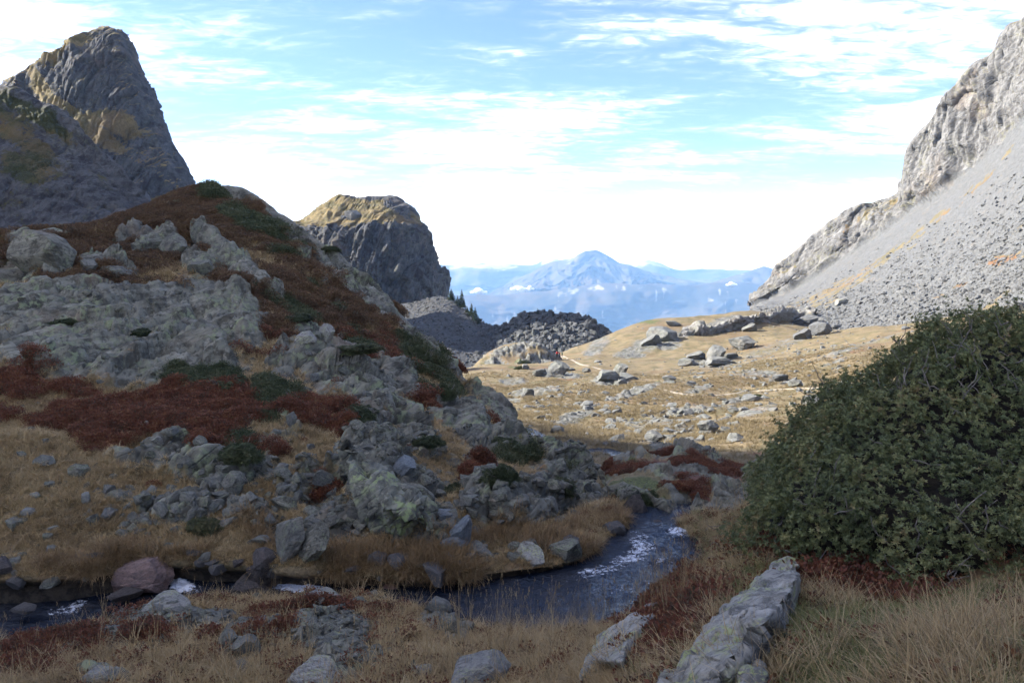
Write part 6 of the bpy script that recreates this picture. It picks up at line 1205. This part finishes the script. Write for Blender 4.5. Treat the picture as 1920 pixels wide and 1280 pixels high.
def person(px, py, label, jacket, pack, stride, yaw):
    p, n = hit(px, py)
    if p is None: return
    o = bpy.data.objects.new('person', None); COL.objects.link(o); o.location = p; o.rotation_euler = (0, 0, yaw); tag(o, label, 'person', None)
    s = stride
    vb = [(0, 0, .95), (0, 0, 1.2), (0, 0, 1.42), (0, .01, 1.52), (0, .03, 1.66), (0, .02, 1.74), (-.1, 0, .9), (-.1, .18*s, .5), (-.1, .10*s-.05, .07), (-.1, .10*s+.1, .04), (.1, 0, .9), (.1, -.12*s, .5), (.1, -.30*s, .09), (.1, -.30*s+.14, .04),
          (-.19, 0, 1.42), (-.25, -.05*s, 1.15), (-.24, .14, .95), (.19, 0, 1.42), (.25, .05*s, 1.15), (.24, .2, 1.0)]
    eb = [(0, 1), (1, 2), (2, 3), (3, 4), (4, 5), (0, 6), (6, 7), (7, 8), (8, 9), (0, 10), (10, 11), (11, 12), (12, 13), (2, 14), (14, 15), (15, 16), (2, 17), (17, 18), (18, 19)]
    rb = [.14, .14, .14, .055, .10, .07, .085, .06, .045, .04, .085, .06, .045, .04, .06, .045, .035, .06, .045, .035]
    skin_obj('body', vb, eb, rb, M_SKIN, o)
    skin_obj('jacket', [vb[i] for i in (0, 1, 2, 14, 15, 17, 18)] + [(-.245, .09, 1.0), (.245, .13, 1.05)], [(0, 1), (1, 2), (2, 3), (3, 4), (4, 7), (2, 5), (5, 6), (6, 8)], [.17, .17, .175, .08, .065, .08, .065, .05, .05], jacket, o)
    skin_obj('trousers', [vb[i] for i in (0, 6, 7, 8, 10, 11, 12)], [(0, 1), (1, 2), (2, 3), (0, 4), (4, 5), (5, 6)], [.15, .11, .08, .065, .11, .08, .065], M_TRO, o)
    bm = bmesh.new(); bmesh.ops.create_icosphere(bm, subdivisions=2, radius=.115)
    for v in bm.verts: v.co = Vector((v.co.x, v.co.y*1.1+.0, max(v.co.z, -.03)+1.70))
    me = bpy.data.meshes.new('hair'); bm.to_mesh(me); bm.free(); me.materials.append(M_HAIR); link('hair', me, o)
    bm = bmesh.new(); bmesh.ops.create_cube(bm, size=1.0); bmesh.ops.bevel(bm, geom=bm.edges[:], offset=.15, segments=2, affect='EDGES')
    for v in bm.verts: v.co = Vector((v.co.x*.34, v.co.y*.22-.27, v.co.z*.52+1.22))
    me = bpy.data.meshes.new('backpack'); bm.to_mesh(me); bm.free(); me.materials.append(pack); link('backpack', me, o)
person(1044, 669, 'walker in a bright red jacket, left of the two in red', M_REDJ, M_REDJ, 1.0, 0.3)
person(1049, 669.5, 'walker in a red jacket with a dark pack, right of the two in red', M_REDJ, M_TRO, -1.0, 0.1)
person(1054, 669, 'walker dressed in dark clothes behind the two in red', M_TRO, M_GRNP, 0.8, 0.2)
def mat_cloud():
    b = NB('cloud_white'); b.b.inputs['Base Color'].default_value = (.9, .9, .9, 1); b.b.inputs['Roughness'].default_value = 1
    t = b.N('ShaderNodeBsdfTranslucent'); t.inputs[0].default_value = (.9, .9, .9, 1); mx = b.N('ShaderNodeMixShader'); mx.inputs[0].default_value = .4
    b.L(b.b.outputs[0], mx.inputs[1]); b.L(t.outputs[0], mx.inputs[2]); b.L(mx.outputs[0], b.out.inputs['Surface']); return b.m
M_CLOUD = mat_cloud()
for i, (x, y, w, h, D, lb) in enumerate([(898, 548, 36, 10, 11700, 'small white cloud below the far summit, leftmost of the valley clouds'), (972, 542, 34, 11, 11700, 'small white cloud directly left of the far summit base'), (994, 542, 18, 7, 11700, 'white cloud puff touching the cloud left of the far summit'), (1372, 534, 24, 7, 11500, 'thin white cloud below the pointed ridge at right')]):
    rs_ = np.random.RandomState(i); parts = []
    for q in range(16):
        bm = bmesh.new(); bmesh.ops.create_icosphere(bm, subdivisions=3, radius=1.0); V = np.array([v.co[:] for v in bm.verts]); Fq = np.array([[l.vert.index for l in f.loops] for f in bm.faces]); bm.free()
        V *= (1+0.35*fbm(V*1.8, 3, q))[:, None]; t_ = rs_.uniform(-1, 1); V = V*np.array([.30, .30, .34])*(1.1-.6*abs(t_)) + np.array([t_*.8, rs_.uniform(-.3, .3), abs(rs_.randn())*.22*(1-abs(t_))]); parts.append((V, Fq))
    V, Fq = join(parts); c = at(x, y, D); V = V*np.array([w/2, w/2, h/2*2.4])*D/F; o = link('cloud', mesh_np('cloud', V, Fq, [M_CLOUD]), None, tuple(c)); tag(o, lb, 'cloud')
# ------------------------------------------------------------------ air
def build_haze(x0, x1, y0, y1, z0, z1, dens, colr):
    V = np.array([(x, y, z) for z in (z0, z1) for y in (y0, y1) for x in (x0, x1)], float)
    Fq = np.array([(0, 2, 3, 1), (4, 5, 7, 6), (0, 1, 5, 4), (2, 6, 7, 3), (0, 4, 6, 2), (1, 3, 7, 5)])
    m = bpy.data.materials.new('haze'); m.use_nodes = True; nt = m.node_tree; nt.nodes.clear(); out = nt.nodes.new('ShaderNodeOutputMaterial'); pv = nt.nodes.new('ShaderNodeVolumePrincipled')
    pv.inputs['Density'].default_value = dens; pv.inputs['Color'].default_value = (*colr, 1); pv.inputs['Absorption Color'].default_value = (1, 1, 1, 1); pv.inputs['Anisotropy'].default_value = 0.0
    nt.links.new(pv.outputs[0], out.inputs['Volume'])
    o = link('haze', mesh_np('haze', V, Fq, [m], smooth=False)); tag(o, 'pale blue haze filling the valley', 'haze', kind='stuff')
build_haze(-20000, 20000, -600, 23500, -2000, 520, 0.36e-4, (0.30, 0.56, 1.0))
log('done')
